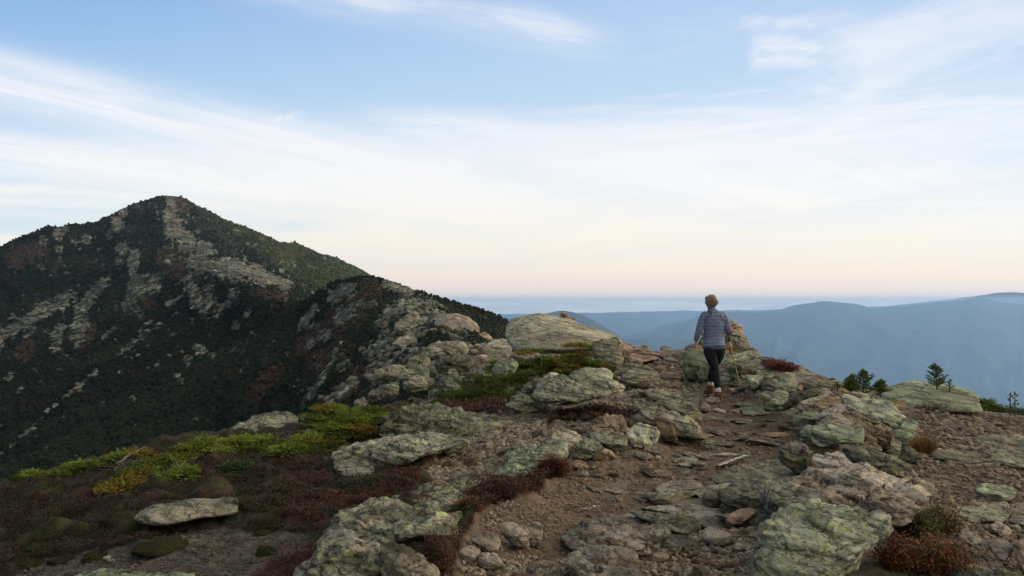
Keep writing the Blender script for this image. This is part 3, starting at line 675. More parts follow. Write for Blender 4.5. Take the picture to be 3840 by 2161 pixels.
rock(10,'w','whitish upright block between the mossy block and the long dark rock','705,1040 870,1005 1000,1005 1100,1050 1180,1150 1060,1190 940,1220 870,1240 680,1250 690,1150', Y=6.95, group=WR)
rock(10,'r','rusty brown stone wedged below the sage-green slab','650,880 760,930 960,910 1050,960 1000,1000 850,1020 700,1050 660,990', Y=7.35, group=WR)
rock(10,'r','big rusty-brown boulder right of the sage-green slab','1060,620 1180,600 1280,640 1360,670 1440,700 1520,760 1580,830 1590,930 1560,990 1480,970 1380,930 1270,900 1255,760 1180,720 1080,690', Y=7.8, group=WR)
rock(10,'r','thin brown stone squeezed above the long dark rock','1245,900 1400,905 1470,960 1470,1000 1340,960 1250,940', Y=7.4, group=WR)
rock(10,'g','green-spotted block below the big rusty-brown boulder','1570,850 1640,860 1690,920 1700,960 1650,1075 1560,1040 1480,990 1560,980', Y=7.6, group=WR)
rock(10,'d','dark triangular stone at the outer foot of the wall beside the dry grass','1690,890 1740,910 1840,1000 1915,1070 1910,1110 1820,1125 1750,1120 1650,1070 1690,960', group=WR)
rock(10,'t','angular green block under the outer end of the long tilted slab','1700,655 1850,660 1858,700 1840,760 1800,850 1700,900 1600,850 1570,780 1650,760', Y=8.1, group=WR)
rock(10,'l','long pale-green tilted slab with an orange broken end on top of the wall','1075,375 1120,385 1200,420 1400,450 1520,470 1620,540 1700,600 1715,640 1690,720 1640,770 1560,720 1450,660 1300,590 1160,560 1060,470 1050,420', Y=8.3, D=.7, group=WR)
rock(10,'t','thin green slab peeping out behind the long tilted slab','1420,440 1480,430 1580,470 1640,520 1640,560 1520,500', Y=9.3, group=WR)
rock(10,'g','mottled slab lying below the long tilted slab','1090,600 1060,560 1160,555 1300,580 1440,640 1450,700 1360,690 1280,650 1180,620', Y=8.0, group=WR)
rock(10,'w','white quartz-streaked stone on the inner side of the wall','740,650 830,560 960,500 1050,475 1150,550 1000,580 900,650 830,690', Y=8.2, group=WR)
rock(10,'b','grey rock between the quartz stone and the sage-green slab','740,760 800,670 900,620 1000,570 1090,620 1180,700 1150,740 960,720 840,710', Y=7.9, group=WR)
rock(10,'r','brown hunched stone on the wall crest left of the long tilted slab','900,380 960,340 1060,325 1140,345 1080,390 1050,430 960,420', Y=9.6, group=WR)
rock(10,'g','flat grey-green stone on the wall crest below the little firs','1130,360 1200,350 1300,370 1350,410 1320,440 1200,430', Y=9.8, group=WR)
rock(10,'d','dark pointed slab sloping down to the path from the wall','350,520 400,470 520,400 680,310 720,320 760,380 700,410 560,460 450,530 390,560', Y=9.4, group=WR)
rock(10,'g','rounded grey-green rock at the far bend of the path, upper of two','140,370 220,340 380,345 450,380 430,480 350,520 300,500 190,480 150,440', Y=10.2, group=WR)
rock(10,'t','low green-grey rock at the path edge in front of the dark pointed slab','190,555 220,460 330,405 430,420 400,500 390,550 300,560', Y=9.3, group=WR)
rock(10,'g','small rounded rock on the mound, nearest the red shrub','345,190 440,130 510,150 545,200 500,240 400,220', Y=11.6, group=WR)
rock(10,'t','greenish domed rock below the small rounded one on the mound','290,300 380,200 470,185 530,240 530,330 440,360 350,350', Y=10.8, group=WR)
rock(10,'g','broad mottled rock forming the shoulder of the mound','590,280 640,210 780,195 880,230 945,290 930,340 820,345 700,330 630,310', Y=11.0, group=WR)
rock(10,'b','plain grey rock under the mottled shoulder rock','740,330 820,300 900,320 930,370 830,400 770,380', Y=10.2, group=WR)
rock(10,'p','narrow upright pinkish stone beside the mottled shoulder rock','535,360 570,270 590,250 610,300 600,340 570,370', Y=10.5, group=WR)
rock(10,'g','grey-green stone above the dark cleft in the wall','555,500 600,450 760,400 880,390 900,410 800,460 700,510 640,550 570,560', Y=9.0, group=WR)
rock(10,'r','long brown ledge stone along the middle of the wall','600,560 700,490 860,420 1000,400 1050,450 960,510 860,560 760,610 690,600', Y=8.7, group=WR)
rock(10,'t','small bright-green slab low on the wall by the path','540,600 600,575 740,575 790,600 770,650 740,690 640,690 540,650', Y=8.4, group=WR)
rock(10,'t','teal-tinted stone left of the sage-green slab','580,780 640,720 740,705 790,780 730,870 640,880 600,840', Y=7.7, group=WR)
rock(10,'b','grey stone lying alone on the path by the wall','330,740 370,700 450,670 500,690 500,740 430,765 370,760', group=WR)
rock(10,'t','green-patched rock on the mound nearest the hiker pole','0,180 60,165 150,180 215,230 190,300 110,330 30,300', Y=12.0, group=WR)
rock(10,'g','grey rock filling the gap between the two mound rocks','170,310 220,220 290,180 370,205 350,260 330,330 240,350', Y=11.2, group=WR)
rock(10,'d','dark low rock on the far side of the mound under the sky','570,90 640,100 720,140 750,170 640,190 560,170', Y=14)
rock(3,'t','big pale-green dome of rock on the right skyline','1060,450 1200,390 1390,345 1600,365 1800,400 1960,450 2005,490 2020,570 2060,640 1900,660 1600,650 1300,600 1120,520', Y=10.6, D=1.6, B=.4, rough=.5)
rock(3,'r','squared brown block in front of the green dome','1110,545 1170,530 1280,525 1310,570 1300,615 1230,620 1130,590')
rock(3,'g','wide flat bedrock sheet with yellowish lichen at the right edge','1540,1060 1620,970 1900,940 2200,900 2600,860 2700,1200 2400,1190 2200,1160 1950,1190 1750,1130 1600,1095', slab=True, D=1.5, B=.08)
rock(3,'p','low tan ledge in the gravel near the right frame edge','2140,880 2200,840 2330,830 2500,850 2600,900 2400,900 2250,895', slab=True, D=.7, B=.05)
rock(3,'b','thin flat stone lying in the brown gravel right of the dry grass','1760,910 1800,895 1920,900 1930,930 1850,945 1780,935', slab=True)
rock(3,'b','flat stones edge low in the gravel below the thin flat stone','1650,950 1700,930 1800,945 1790,975 1700,975', slab=True)
rock(6,'g','grey rock tucked behind the right end of the flat-topped block','1400,500 1480,495 1600,520 1710,560 1720,650 1640,690 1540,650 1460,560')
rock(6,'r','rounded brown cube of rock beside the weeds','1730,780 1790,700 1880,705 1925,750 1920,850 1870,895 1800,880 1740,820')
rock(6,'t','green lichened rock sunk in the gravel near the right edge','2110,610 2180,550 2400,580 2490,620 2450,700 2300,735 2140,700')
rock(6,'g','low grey-green slab in the bottom right corner, left part','1840,890 1930,770 2100,735 2400,740 2440,830 2380,920 2200,920 2050,940 1900,950', slab=True, D=.6, B=.12)
rock(6,'b','grey slab running out of the frame at the lower right','2420,760 2560,740 2750,760 2800,950 2600,960 2420,920', slab=True, D=.6, B=.1)
rock(6,'b','sharp triangular rock with pinkish sunlit face at the lower right','1910,1190 1940,1090 1990,1000 2120,1070 2230,1180 2330,1300 2380,1390 2200,1400 2000,1370 1920,1290')
rock(6,'w','pink-and-white quartz stone behind the triangular rock','2235,1140 2320,1090 2440,1130 2490,1200 2440,1260 2380,1300 2280,1240', Y=4.6)
rock(6,'p','pinkish block cut off by the right frame edge','2460,1140 2560,1100 2720,1130 2740,1400 2540,1400 2490,1220', Y=4.5)
rock(6,'b','grey stone in the shadow below the lower right slabs','2250,950 2330,915 2430,970 2450,1050 2340,1060 2260,1010')
rock(6,'g','small pale stone right of the shadowed grey stone','2440,960 2500,940 2550,970 2540,1000 2470,1000', Y=5.0)
rock(6,'d','dark slab below the triangular rock at the bottom frame edge','1860,1380 2100,1340 2350,1390 2560,1445 2650,1700 1900,1700', D=.4)
# path slabs
rock(5,'b','largest pale-grey rough slab in the path foreground','275,1110 330,1040 480,980 600,925 850,900 1050,905 1180,950 1225,1000 1190,1090 1120,1150 1100,1210 1030,1260 930,1260 700,1210 480,1215 380,1215 310,1180', D=.9, B=.16, rough=1.2)
rock(5,'b','rough grey slab at the bottom edge below the largest path slab','290,1330 340,1260 480,1205 700,1210 850,1220 910,1310 970,1350 960,1450 900,1620 500,1560 370,1430', D=.5, B=.15, rough=1.2)
rock(5,'d','dark-fronted ledge just behind the largest path slab','830,885 950,870 1100,880 1290,910 1430,940 1470,1000 1440,1050 1350,1085 1240,1050 1100,1000 950,930', D=.4)
rock(5,'b','long curved low ledge crossing the middle of the path','960,850 1100,830 1300,805 1480,810 1620,850 1710,880 1720,920 1600,930 1430,950 1280,930 1180,880 1050,870', D=.5)
rock(5,'b','thin grey flagstone at the end of the curved ledge','1450,965 1560,925 1700,910 1740,960 1680,985 1520,990', slab=True)
rock(5,'p','tan angular stone resting on the flagstone near the flat-topped block','1720,965 1740,905 1850,870 1950,852 1985,880 1940,930 1850,1000 1760,1000')
rock(5,'b','blocky stone in the gully below the curved ledge','1510,1110 1530,1030 1580,1005 1700,1050 1760,1090 1750,1150 1680,1185 1600,1175 1530,1140')
rock(5,'d','dark hollowed rock face under the slabs at the path right side','1660,720 1750,620 1950,580 2120,620 2200,720 2150,840 2080,870 1900,870 1700,820', Y=5.7, D=.5)
rock(5,'g','layered grey outcrop sloping up to the mossy block','1590,570 1700,520 1850,470 2050,425 2200,420 2300,480 2330,560 2250,620 2100,640 1850,630 1650,620', D=1.2, B=.12)
rock(5,'g','shelf of grey rock linking the layered outcrop and the flat-topped block','1560,680 1700,610 1950,570 2150,590 2250,640 2100,680 1900,650 1750,700 1620,740', D=.8, B=.12)
rock(5,'b','warm layered flagstones where the soil path meets the outcrop','1080,670 1200,610 1400,590 1500,630 1450,690 1380,735 1200,730 1120,710', slab=True, D=.6)
rock(5,'b','pale pointed flagstone above the warm layered flagstones','1320,585 1400,540 1500,513 1560,545 1450,590', slab=True, D=.3)
rock(5,'b','squat grey stones at the lower foot of the outcrop','1500,790 1540,660 1650,640 1700,740 1660,830 1560,830')
rock(5,'b','tan half-buried stone in the soil below the outcrop','1400,700 1460,660 1540,660 1530,710 1440,730', slab=True)
rock(5,'b','oval grey stone half buried in the middle of the path','1235,415 1340,385 1460,400 1460,435 1380,445 1250,435', slab=True)
rock(5,'g','flat pale stone sunk in the left side of the path','640,665 720,650 775,672 740,698 650,692', slab=True)
rock(5,'b','long grey shard lying in the soil left of the path centre','940,480 1020,487 1100,530 1165,560 1060,568 960,515', slab=True)
rock(5,'w','very thin pale sliver of rock lying across the path','1590,362 1720,350 1850,368 1840,378 1700,376', slab=True)
rock(5,'w','tilted pale sliver just below the thin one','1600,470 1700,430 1900,368 1920,380 1780,430 1640,480', slab=True)
rock(5,'b','flat tan stone in the upper left of the worn path','1290,340 1400,345 1530,385 1400,388', slab=True)
rock(5,'b','grey stone low in the path before the oval one','1280,445 1400,440 1500,455 1440,475 1320,470', slab=True)
rock(5,'b','broken flat stone below the red shrub on the bank','250,780 330,770 415,775 370,810 280,805', slab=True)
rock(5,'b','pair-like ridged stone on the left bank of the path','390,850 460,820 540,815 560,840 480,860', slab=True)
rock(5,'b','small dark slab by the huge lichen boulder','1920,1080 1950,1050 2060,1040 2080,1090 1990,1110 1930,1105')
rock(5,'b','grey stone in the gully nearest the huge boulder','1760,1180 1830,1145 1930,1150 1960,1190 1900,1220 1800,1225')
rock(5,'r','brown stone above the round pebbles in the gully','1050,1290 1090,1240 1190,1240 1210,1290 1150,1320 1080,1320')
rock(5,'b','flat pinkish stone below the dark-fronted ledge','1090,1130 1150,1080 1300,1070 1420,1130 1400,1190 1250,1200 1140,1180', slab=True)
# stones lining the left of the path
rock(5,'l','rounded yellow-green lichened rock in the left kerb of stones','820,150 900,110 1000,100 1080,140 1115,180 1110,250 1060,300 960,315 880,300 840,230', group=WL)
rock(5,'y','low lichened rock left of the rounded yellow-green one','490,210 560,180 680,170 780,190 835,250 820,320 750,360 680,330 600,260 540,250', group=WL)
rock(5,'r','craggy brown rock with an orange top behind the left kerb','500,200 520,120 560,70 660,30 740,25 820,80 845,140 790,190 640,190', group=WL, rough=1.5)
rock(5,'y','green lichened wedge at the left end of the kerb','345,330 420,240 520,220 600,290 570,350 550,410 440,415 345,390', group=WL)
rock(5,'g','grey-green humped rock behind the lichened wedge','100,260 180,170 290,150 380,170 425,250 380,320 290,340 180,320', group=WL)
rock(5,'b','pale cube of rock between the wedge and the big tilted slab','240,370 260,300 310,290 345,330 330,380 280,395', group=WL)
rock(5,'r','brown stone at the foot of the low lichened rock','555,360 620,315 700,340 735,400 620,415 570,405', group=WL)
rock(5,'r','reddish-brown knobbly rock at the right end of the kerb','1080,60 1200,70 1250,130 1290,240 1280,275 1180,245 1120,190 1100,120', group=WL)
rock(5,'r','orange-yellow topped rock above the rounded yellow-green one','850,100 870,20 950,5 1050,50 1110,110 1090,150 960,110 880,130', group=WL)
rock(5,'g','long wedge rock tapering down to the path below the hiker','940,-20 1040,-40 1150,-20 1300,5 1400,50 1460,120 1540,225 1400,215 1270,190 1130,90 1000,40', group=WL)
rock(5,'p','bright tan stone by itself below the kerb','350,470 370,420 430,425 485,470 485,510 400,495')
rock(5,'g','greenish stone just under the bright tan one','365,540 400,500 480,510 495,555 430,562')
rock(5,'b','flat grey stone sliding from the kerb to the path','885,365 930,330 1060,370 1075,400 1000,418 930,395')
rock(5,'b','brown-grey stone above the sliding flat one','975,320 1020,290 1130,305 1170,340 1100,372 1030,355')
rock(5,'b','round stone beside the flat sliding one','1078,395 1100,375 1130,385 1130,415 1095,420')
rock(5,'b','grey stone at the gully head left of the largest path slab','-20,1000 0,970 60,975 80,1060 40,1100 -30,1080')
# left-hand foreground group
rock(4,'b','smooth grey boulder pair on the path left edge, left one','1590,1000 1640,975 1760,985 1850,1030 1865,1110 1850,1180 1790,1195 1700,1150 1620,1070')
rock(4,'b','smooth grey boulder pair on the path left edge, right one','1830,1030 1900,980 1980,1000 1985,1080 1945,1180 1880,1185 1855,1100')
rock(4,'b','rounded stone above two others at the foot of the red heath','1345,1115 1420,1065 1500,1060 1580,1100 1612,1170 1570,1235 1510,1250 1450,1190 1360,1150')
rock(4,'b','round stone left of the trio below the red heath','1225,1245 1290,1190 1360,1180 1430,1220 1400,1310 1330,1345 1250,1300')
rock(4,'b','angular stone at the bottom of the trio below the red heath','1400,1310 1440,1250 1500,1240 1580,1270 1655,1375 1620,1405 1500,1405 1420,1380')
rock(4,'y','overhanging dark slab spotted with bright yellow-green lichen','590,780 850,700 1000,670 1120,640 1210,610 1260,630 1312,700 1300,790 1240,870 1100,915 1000,930 850,930 700,900 600,850', D=.7, B=.25, Y=5.6)
rock(4,'y','large lichen-spotted body of rock beneath the overhanging slab','230,900 340,840 430,795 600,770 850,830 1000,900 1210,880 1230,950 1150,1095 950,1100 750,1130 500,1190 330,1180 200,1200 50,1300 -50,1330 0,1150 130,1010', D=.9, B=.3)
rock(4,'b','smooth grey wedge leaning on the large lichen-spotted rock','430,1100 520,1010 680,980 880,955 950,980 972,1040 900,1085 760,1100 600,1155 450,1165', Y=5.0)
rock(4,'g','grey-green rock right of the smooth wedge','640,1160 700,1090 830,1080 950,1090 1005,1150 985,1245 850,1235 760,1190')
rock(4,'g','dark-sided grey-green boulder at the bottom, right of the white-spotted one','540,1170 620,1145 760,1190 900,1260 1000,1340 1045,1430 1080,1700 620,1700 560,1350', D=.3)
rock(4,'y','yellow-lichened boulder with white spots at the bottom edge','-60,1280 50,1190 250,1160 400,1190 560,1220 630,1270 610,1330 590,1420 640,1720 -260,1720 -200,1420', D=.4)
rock(4,'t','big tilted grey-green slab beside the red shrub','1530,555 1640,465 1720,370 1850,360 2000,290 2190,235 2195,330 2170,420 2050,410 1990,430 1890,565 1700,570', D=.7)
rock(4,'y','lichened wedge standing on the back of the big tilted slab','1600,470 1640,390 1720,275 1800,262 1930,310 1850,380 1740,440', Y=7.4)
rock(4,'g','flat green-grey slab below the big tilted one','1280,640 1500,570 1720,590 1745,612 1600,672 1400,695 1310,675', slab=True)
rock(4,'p','pale rough stone at the head of the overhanging slab','855,695 890,640 1000,600 1100,600 1135,640 1000,680')
rock(4,'b','lumpy grey stones with an orange spot in the gravel','1105,610 1180,570 1320,540 1380,515 1415,560 1390,605 1280,635 1180,625')
rock(9,'y','vast flat slab sprinkled with yellow lichen, left of centre','385,1340 400,1270 460,1210 620,1140 800,1100 880,1090 1000,1095 1200,1120 1350,1150 1500,1210 1690,1280 1620,1340 1500,1400 1300,1450 1000,1440 700,1440 420,1430', D=2.2, B=.3, apex=(1520,1615))
rock(4,'y','thick green-lichened slab stepping out below the vast flat slab','145,410 155,350 330,290 480,230 700,200 1000,190 1200,210 1370,260 1300,290 1050,350 900,380 800,440 640,490 560,540 400,570 240,575 180,520', D=1.2, B=.35)
rock(4,'t','small squared stone on the thick slab edge','660,420 665,395 745,385 757,425 690,450', Y=7.1)
rock(4,'g','low stone beside the thick slab in the rubble','670,490 830,430 900,405 975,425 900,460 760,490', slab=True)
# middle ground
rock(2,'y','big lichen-mottled boulder in the centre below the fir bushes','1050,1030 1100,950 1130,870 1290,820 1500,800 1640,850 1740,880 1820,930 1815,990 1700,1030 1600,1050 1470,1088 1350,1070 1200,1085 1100,1055', Y=10.2, D=1.0, B=.4, group=MC)
rock(2,'l','rounded pale block capping the centre boulder on the right','1430,790 1520,745 1650,738 1780,750 1835,800 1825,870 1720,880 1600,840 1480,810', Y=11.2, group=MC)
rock(2,'w','whitish smooth cap on the left of the centre boulder','1125,880 1150,830 1210,790 1290,795 1345,825 1250,860', Y=11.0, group=MC)
rock(2,'y','small lichened rock at the left shoulder of the centre boulder','930,955 1000,880 1110,870 1120,930 1060,990 970,980', Y=10.9, group=MC)
rock(2,'g','sloping rock at the right shoulder of the centre boulder','1720,890 1830,855 1900,890 1965,930 1930,985 1830,980 1780,930', Y=10.9, group=MC)
rock(2,'y','low lichened rock in front left of the centre boulder','780,1115 850,1040 950,985 1030,1000 1150,1070 1195,1115 1120,1165 1000,1195 880,1175', group=MC)
rock(2,'b','flat stone in the dark gap under the centre boulder','1260,1110 1370,1075 1490,1110 1400,1140', Y=9.9, slab=True)
rock(2,'b','small rounded log-shaped stone right of the centre boulder','1805,1010 1850,980 1945,985 1940,1025 1830,1035')
rock(2,'g','smooth pyramid-shaped rock beside the hiker path','1900,860 1990,780 2060,705 2180,715 2240,790 2320,890 2290,935 2150,945 2000,915', group=MC)
rock(2,'b','dark shadowed rock behind the pyramid-shaped rock','1870,800 1950,700 2050,695 2020,770 1920,820', Y=13.6, group=MC)
rock(2,'g','slanting grey block left of the pyramid-shaped rock','1700,700 1830,580 1920,570 1950,660 1910,730 1830,790 1760,750', Y=14.5, group=MC)
rock(2,'g','mottled boulder at the foot of the great hump','1650,600 1640,500 1750,450 1870,440 1912,500 1860,580 1740,650 1680,630', Y=17, group=MC)
rock(2,'p','tan stone lodged between two boulders right of the hump','1795,545 1830,520 1900,540 1945,570 1870,590', Y=16, group=MC)
rock(2,'r','brown blocky rock on the right of the slanting grey block','1930,610 1955,555 2020,580 2025,665 1960,700 1930,650', Y=15, group=MC)
rock(2,'p','sunlit smooth slab running right from the great hump','1890,480 2080,535 2250,590 2290,650 2050,690 1990,660 1940,590 1900,540', Y=17, D=3.5, B=.25, group=MC)
rock(2,'g','great smooth whale-backed hump of rock with a small cairn on it','797,400 810,310 880,250 1050,215 1130,208 1250,225 1400,260 1600,340 1800,400 1920,475 1880,520 1700,560 1400,590 1000,590 900,570 830,490', Y=22, D=5, B=1.6, rough=.42, group=MC)
rock(2,'b','grey stone slab below the whale-backed hump','810,620 860,585 1010,580 1110,600 1110,690 950,700 860,690', Y=19, group=MC)
rock(2,'t','green boulder half hidden by the fir bushes','635,780 680,690 760,650 860,660 910,710 850,800 720,850', Y=17.5, group=MC)
rock(2,'g','rounded boulder left of the hump foot','560,560 620,480 740,455 830,470 850,540 820,600 700,600 600,610', Y=26, D=3, group=MC)
rock(1,'g','low dark rock on the ridge skyline left of the hiker','200,690 210,660 240,655 300,675 290,705 215,712', Y=20)
rock(1,'g','small rock cap on the skyline left of the low dark rock','-5,680 20,645 60,650 95,685 40,700', Y=22)
rock(1,'g','tan-topped flat rock behind the hiker hand','440,690 470,650 520,630 580,645 640,700 620,720 520,710', Y=17.5)
rock(1,'t','big grey-green block left of the hiker legs','425,800 450,720 560,690 655,720 665,790 610,830 600,900 565,985 470,992 430,900', Y=14.2, group=MC)
rock(1,'g','grey rock directly behind the hiker calves','560,930 600,870 700,810 760,830 740,990 660,1010 590,1010', Y=13.8, group=MC)
rock(1,'t','green rock with yellow-lit end right of the hiker thighs','770,880 800,800 900,750 980,722 1055,750 1068,840 960,880 820,910', Y=14.6, group=MC)
rock(1,'t','long green slab leaning behind the trekking pole','780,1010 800,950 900,910 1050,865 1080,900 1060,980 1080,1060 900,1090 800,1080', Y=13.2, group=MC)
rock(1,'g','slab of rock at the foot of the tall cairn, right side','990,720 1060,700 1160,695 1190,740 1130,770 1050,765', Y=16.2)
rock(1,'t','green lichened rock right of the leaning green slab','1030,985 1100,940 1190,965 1215,1040 1100,1085 1050,1050', Y=12.9)
rock(1,'d','dark flat stone at the right foot of the cairn slope','1180,775 1210,758 1275,765 1272,797 1215,808', Y=14.2)
rock(1,'p','small brown stone below the dark flat one','1130,780 1150,750 1210,760 1200,790 1150,800', Y=15)
rock(1,'g','flat rock in the foreground left of the hiker, lower right one','230,1180 380,1185 500,1220 585,1300 595,1395 500,1395 340,1330 250,1270', group=MC)
rock(1,'b','rounded stone at the path edge below the hiker','555,1215 620,1190 695,1250 690,1310 600,1300')
rock(1,'b','flat stone right below the hiker heels','640,1190 700,1150 780,1165 797,1210 690,1222', slab=True)
rock(1,'b','small flat stone on the path before the hiker','630,1335 680,1325 755,1362 740,1385 660,1368', slab=True)
rock(1,'g','lichened rock left of the dry grass near the path','60,1120 100,1070 240,1085 310,1150 180,1200 80,1170')
rock(1,'b','long pale stone flat in the middle path','910,1290 1000,1268 1120,1280 1120,1305 980,1312', slab=True)
rock(1,'p','pale stone low in the path nearest the viewer of two','900,1395 1000,1378 1130,1385 1100,1405 960,1408', slab=True)
rock(1,'b','pale stone left in the path beside the flat stone','720,1275 780,1268 855,1300 840,1318 760,1300', slab=True)
rock(1,'b','small grey block at the foot of the leaning green slab','880,1095 890,1070 950,1070 960,1092 920,1102')
# saddle rocks further left
rock(9,'g','grey-green rounded boulder on the saddle under the domed one','850,520 900,430 1000,400 1150,392 1260,420 1310,470 1270,540 1100,570 920,590 870,570', Y=40, group=MC)
rock(9,'g','stepped boulder left of the rounded saddle boulder','645,650 680,590 760,540 845,512 890,570 915,610 860,665 760,670', Y=38, group=MC)
rock(9,'d','dark creviced boulder in the middle of the saddle','945,620 1050,550 1200,530 1340,560 1390,640 1300,710 1200,715 1100,720 1000,700', Y=32, group=MC)
rock(9,'g','smooth low whale-shaped rock at the left of the saddle','290,780 330,700 440,650 560,635 650,660 610,750 520,800 420,835 320,838', Y=42, group=MC)
rock(9,'t','greenish ledge between the whale-shaped rock and the creviced boulder','555,790 590,720 680,670 800,655 910,700 880,780 740,795 650,800', Y=34, group=MC)
rock(9,'g','angular grey rock above the lone fir','625,860 680,800 780,765 870,790 910,850 870,910 740,940 650,930', Y=27, group=MC)
rock(9,'t','tall green-grey fin of rock beside the fir bushes','980,940 1010,900 1030,800 1080,740 1200,745 1260,850 1210,920 1100,950', Y=20, group=MC)
rock(9,'t','small green block at the top of the tall fin','1095,720 1120,685 1170,680 1215,740 1120,765', Y=21, group=MC)
rock(9,'g','rough grey rock on the lower left of the saddle','365,910 460,845 565,880 570,955 480,1000 380,980', Y=26, group=MC)
rock(9,'g','mottled rock at the left edge of the saddle','225,970 290,890 375,920 385,1010 290,1050', Y=27, group=MC)
rock(9,'b','small pale rock just above the yellow-green firs','85,1040 160,992 225,1020 220,1085 140,1115 100,1090', Y=22, group=MC)
rock(9,'b','large domed boulder perched on the knoll','955,195 1000,130 1080,85 1200,78 1320,118 1400,180 1438,240 1425,300 1330,350 1250,330 1150,310 1040,270 980,235', Y=84, D=3, B=1.6, rough=.35)
rock(9,'p','cracked warm-lit block at the right foot of the domed boulder','1280,350 1420,300 1500,278 1555,310 1595,362 1540,400 1450,415 1340,395', Y=80, rough=.7)
rock(9,'t','smooth blue-green slab on the steep side of the knoll','218,490 250,420 330,320 430,250 530,225 480,330 420,400 450,500 330,585 240,565', Y=105, rough=.6)
rock(9,'t','lower blue-green slab on the steep side of the knoll','25,710 130,570 200,530 260,575 190,680 60,730', Y=125, rough=.6)
rock(9,'g','layered ridge slab left of the domed boulder','520,225 620,120 760,108 870,150 850,225 870,290 720,310 560,270', Y=92)
rock(9,'g','lower layered ridge slab below the first one','490,410 600,330 790,325 840,400 710,450 560,450', Y=76)
rock(9,'g','small rock on the crest of the knoll, left one','675,80 690,55 760,48 765,98 690,95', Y=110)
rock(9,'g','small rock on the crest of the knoll, right one','765,95 790,48 870,38 910,80 840,105', Y=108)
rock(9,'p','flat warm rock sheet below the domed boulder','900,300 1000,250 1150,320 1280,390 1200,400 1000,380 930,350', Y=76, slab=True, D=4, B=.5)
rock(9,'b','grey rock band right of the knoll foot','1300,470 1420,420 1600,370 1720,360 1760,440 1600,480 1480,520 1360,520', Y=44, group=MC)
# left
rock(7,'y','long boulder on the left brink in front of the dark valley','1768,195 1780,130 1870,70 2050,10 2200,0 2290,20 2290,110 2150,150 2020,185 1900,205', Y=12.3, D=1.2, B=.5)
rock(7,'b','grey rock among bleached twigs on the left brink','1110,345 1160,300 1240,255 1340,255 1370,305 1300,330 1200,355', Y=11)
rock(7,'g','flat rectangular slab set in the left heath','1050,820 1100,760 1230,710 1500,680 1800,660 1822,700 1818,775 1700,800 1550,810 1400,850 1250,870 1150,860', D=.45, B=.22, Y=5.55, rough=.8)
rock(7,'t','pale green top of a slab cut off by the bottom edge at left','600,1245 850,1215 1100,1235 1350,1225 1500,1250 1620,1500 500,1500', D=.3, B=.2)
rock(7,'b','small grey rock at the far left brink','190,610 235,550 310,543 335,580 270,620', Y=9.2)
rock(7,'w','pale crusty rock at the left frame edge on the brink','-20,575 30,555 130,560 140,585 60,600', Y=9.6)
rock(7,'b','small flat stone in the lower left gravel','780,1120 850,1095 960,1100 980,1130 860,1150', slab=True)
# the tall cairn behind the hiker
for t_, lb, pts, yy in [
 ('p','topmost flat stone of the tall cairn','868,405 890,390 920,402 925,430 895,440 872,430',18.0),
 ('r','flat stone second from the top of the tall cairn','862,432 890,425 945,440 950,470 900,485 868,470',18.0),
 ('p','squared stone standing at the upper right of the tall cairn','942,448 1000,447 1016,500 1012,545 968,538 948,490',18.0),
 ('g','slanted stone below the top flat stones of the cairn','868,470 905,480 960,515 978,545 910,540 875,510',17.9),
 ('g','stone in the cairn beside the hiker elbow','825,500 865,470 890,500 900,540 870,570 830,560',17.8),
 ('g','broad stone at mid height on the right of the cairn','948,575 1000,540 1045,560 1062,612 1000,618 955,606',17.8),
 ('t','greenish stone in the middle of the cairn','845,600 870,545 950,550 962,600 890,635 850,640',17.7),
 ('g','dark stone in the lower middle of the cairn','850,640 895,600 965,600 970,685 905,700 855,690',17.6),
 ('b','large base stone at the right of the cairn','960,620 1062,612 1090,670 1100,720 1050,735 990,725 962,685',17.5),
 ('r','rusty base stone under the left of the cairn','770,800 800,720 850,680 930,690 990,720 960,760 850,800 800,815',17.3),
 ('r','low base stone at the front of the cairn','930,700 1000,705 1060,730 1060,775 980,770 930,750',17.2),
 ('g','base stone of the cairn seen left of the hiker waist','575,640 600,585 630,565 660,600 660,660 600,670',17.8),
 ('b','thin upright stone seen left of the hiker waist','608,520 625,500 660,495 660,570 625,575',17.9),
 ('r','brown stone inside the cairn behind the hiker elbow','900,520 950,545 965,575 910,565',17.85),
 ('g','low left stone of the cairn behind the hiker hips','640,620 700,560 800,560 860,600 860,690 700,700',18.0)]:
    rock(1, t_, lb, pts, name='cairn_stone', cat='cairn stone', group=CL, Y=yy, D=.25, grow=1.22)
rock(1,'r','rust-red slabs stepping down right of the cairn','1080,690 1110,665 1160,690 1180,720 1120,720', Y=17)
for t_, lb, pts in [('p','small top stone of the distant cairn on the hump','1335,190 1350,176 1368,185 1372,200 1345,205'),
 ('p','wide flat second stone of the distant cairn on the hump','1318,205 1350,198 1390,207 1385,222 1325,222'),
 ('r','third stone of the distant cairn on the hump','1328,222 1360,218 1400,226 1395,240 1335,238'),
 ('p','base stone of the distant cairn on the hump','1316,238 1370,234 1412,244 1410,262 1340,258'),
 ('r','outlying stone right of the distant cairn on the hump','1410,245 1440,240 1470,262 1468,280 1425,272')]:
    rock(2, t_, lb, pts, name='cairn_stone', cat='cairn stone', group='stones of the small cairn', Y=26.3, D=.2, nth=40, grow=1.15)
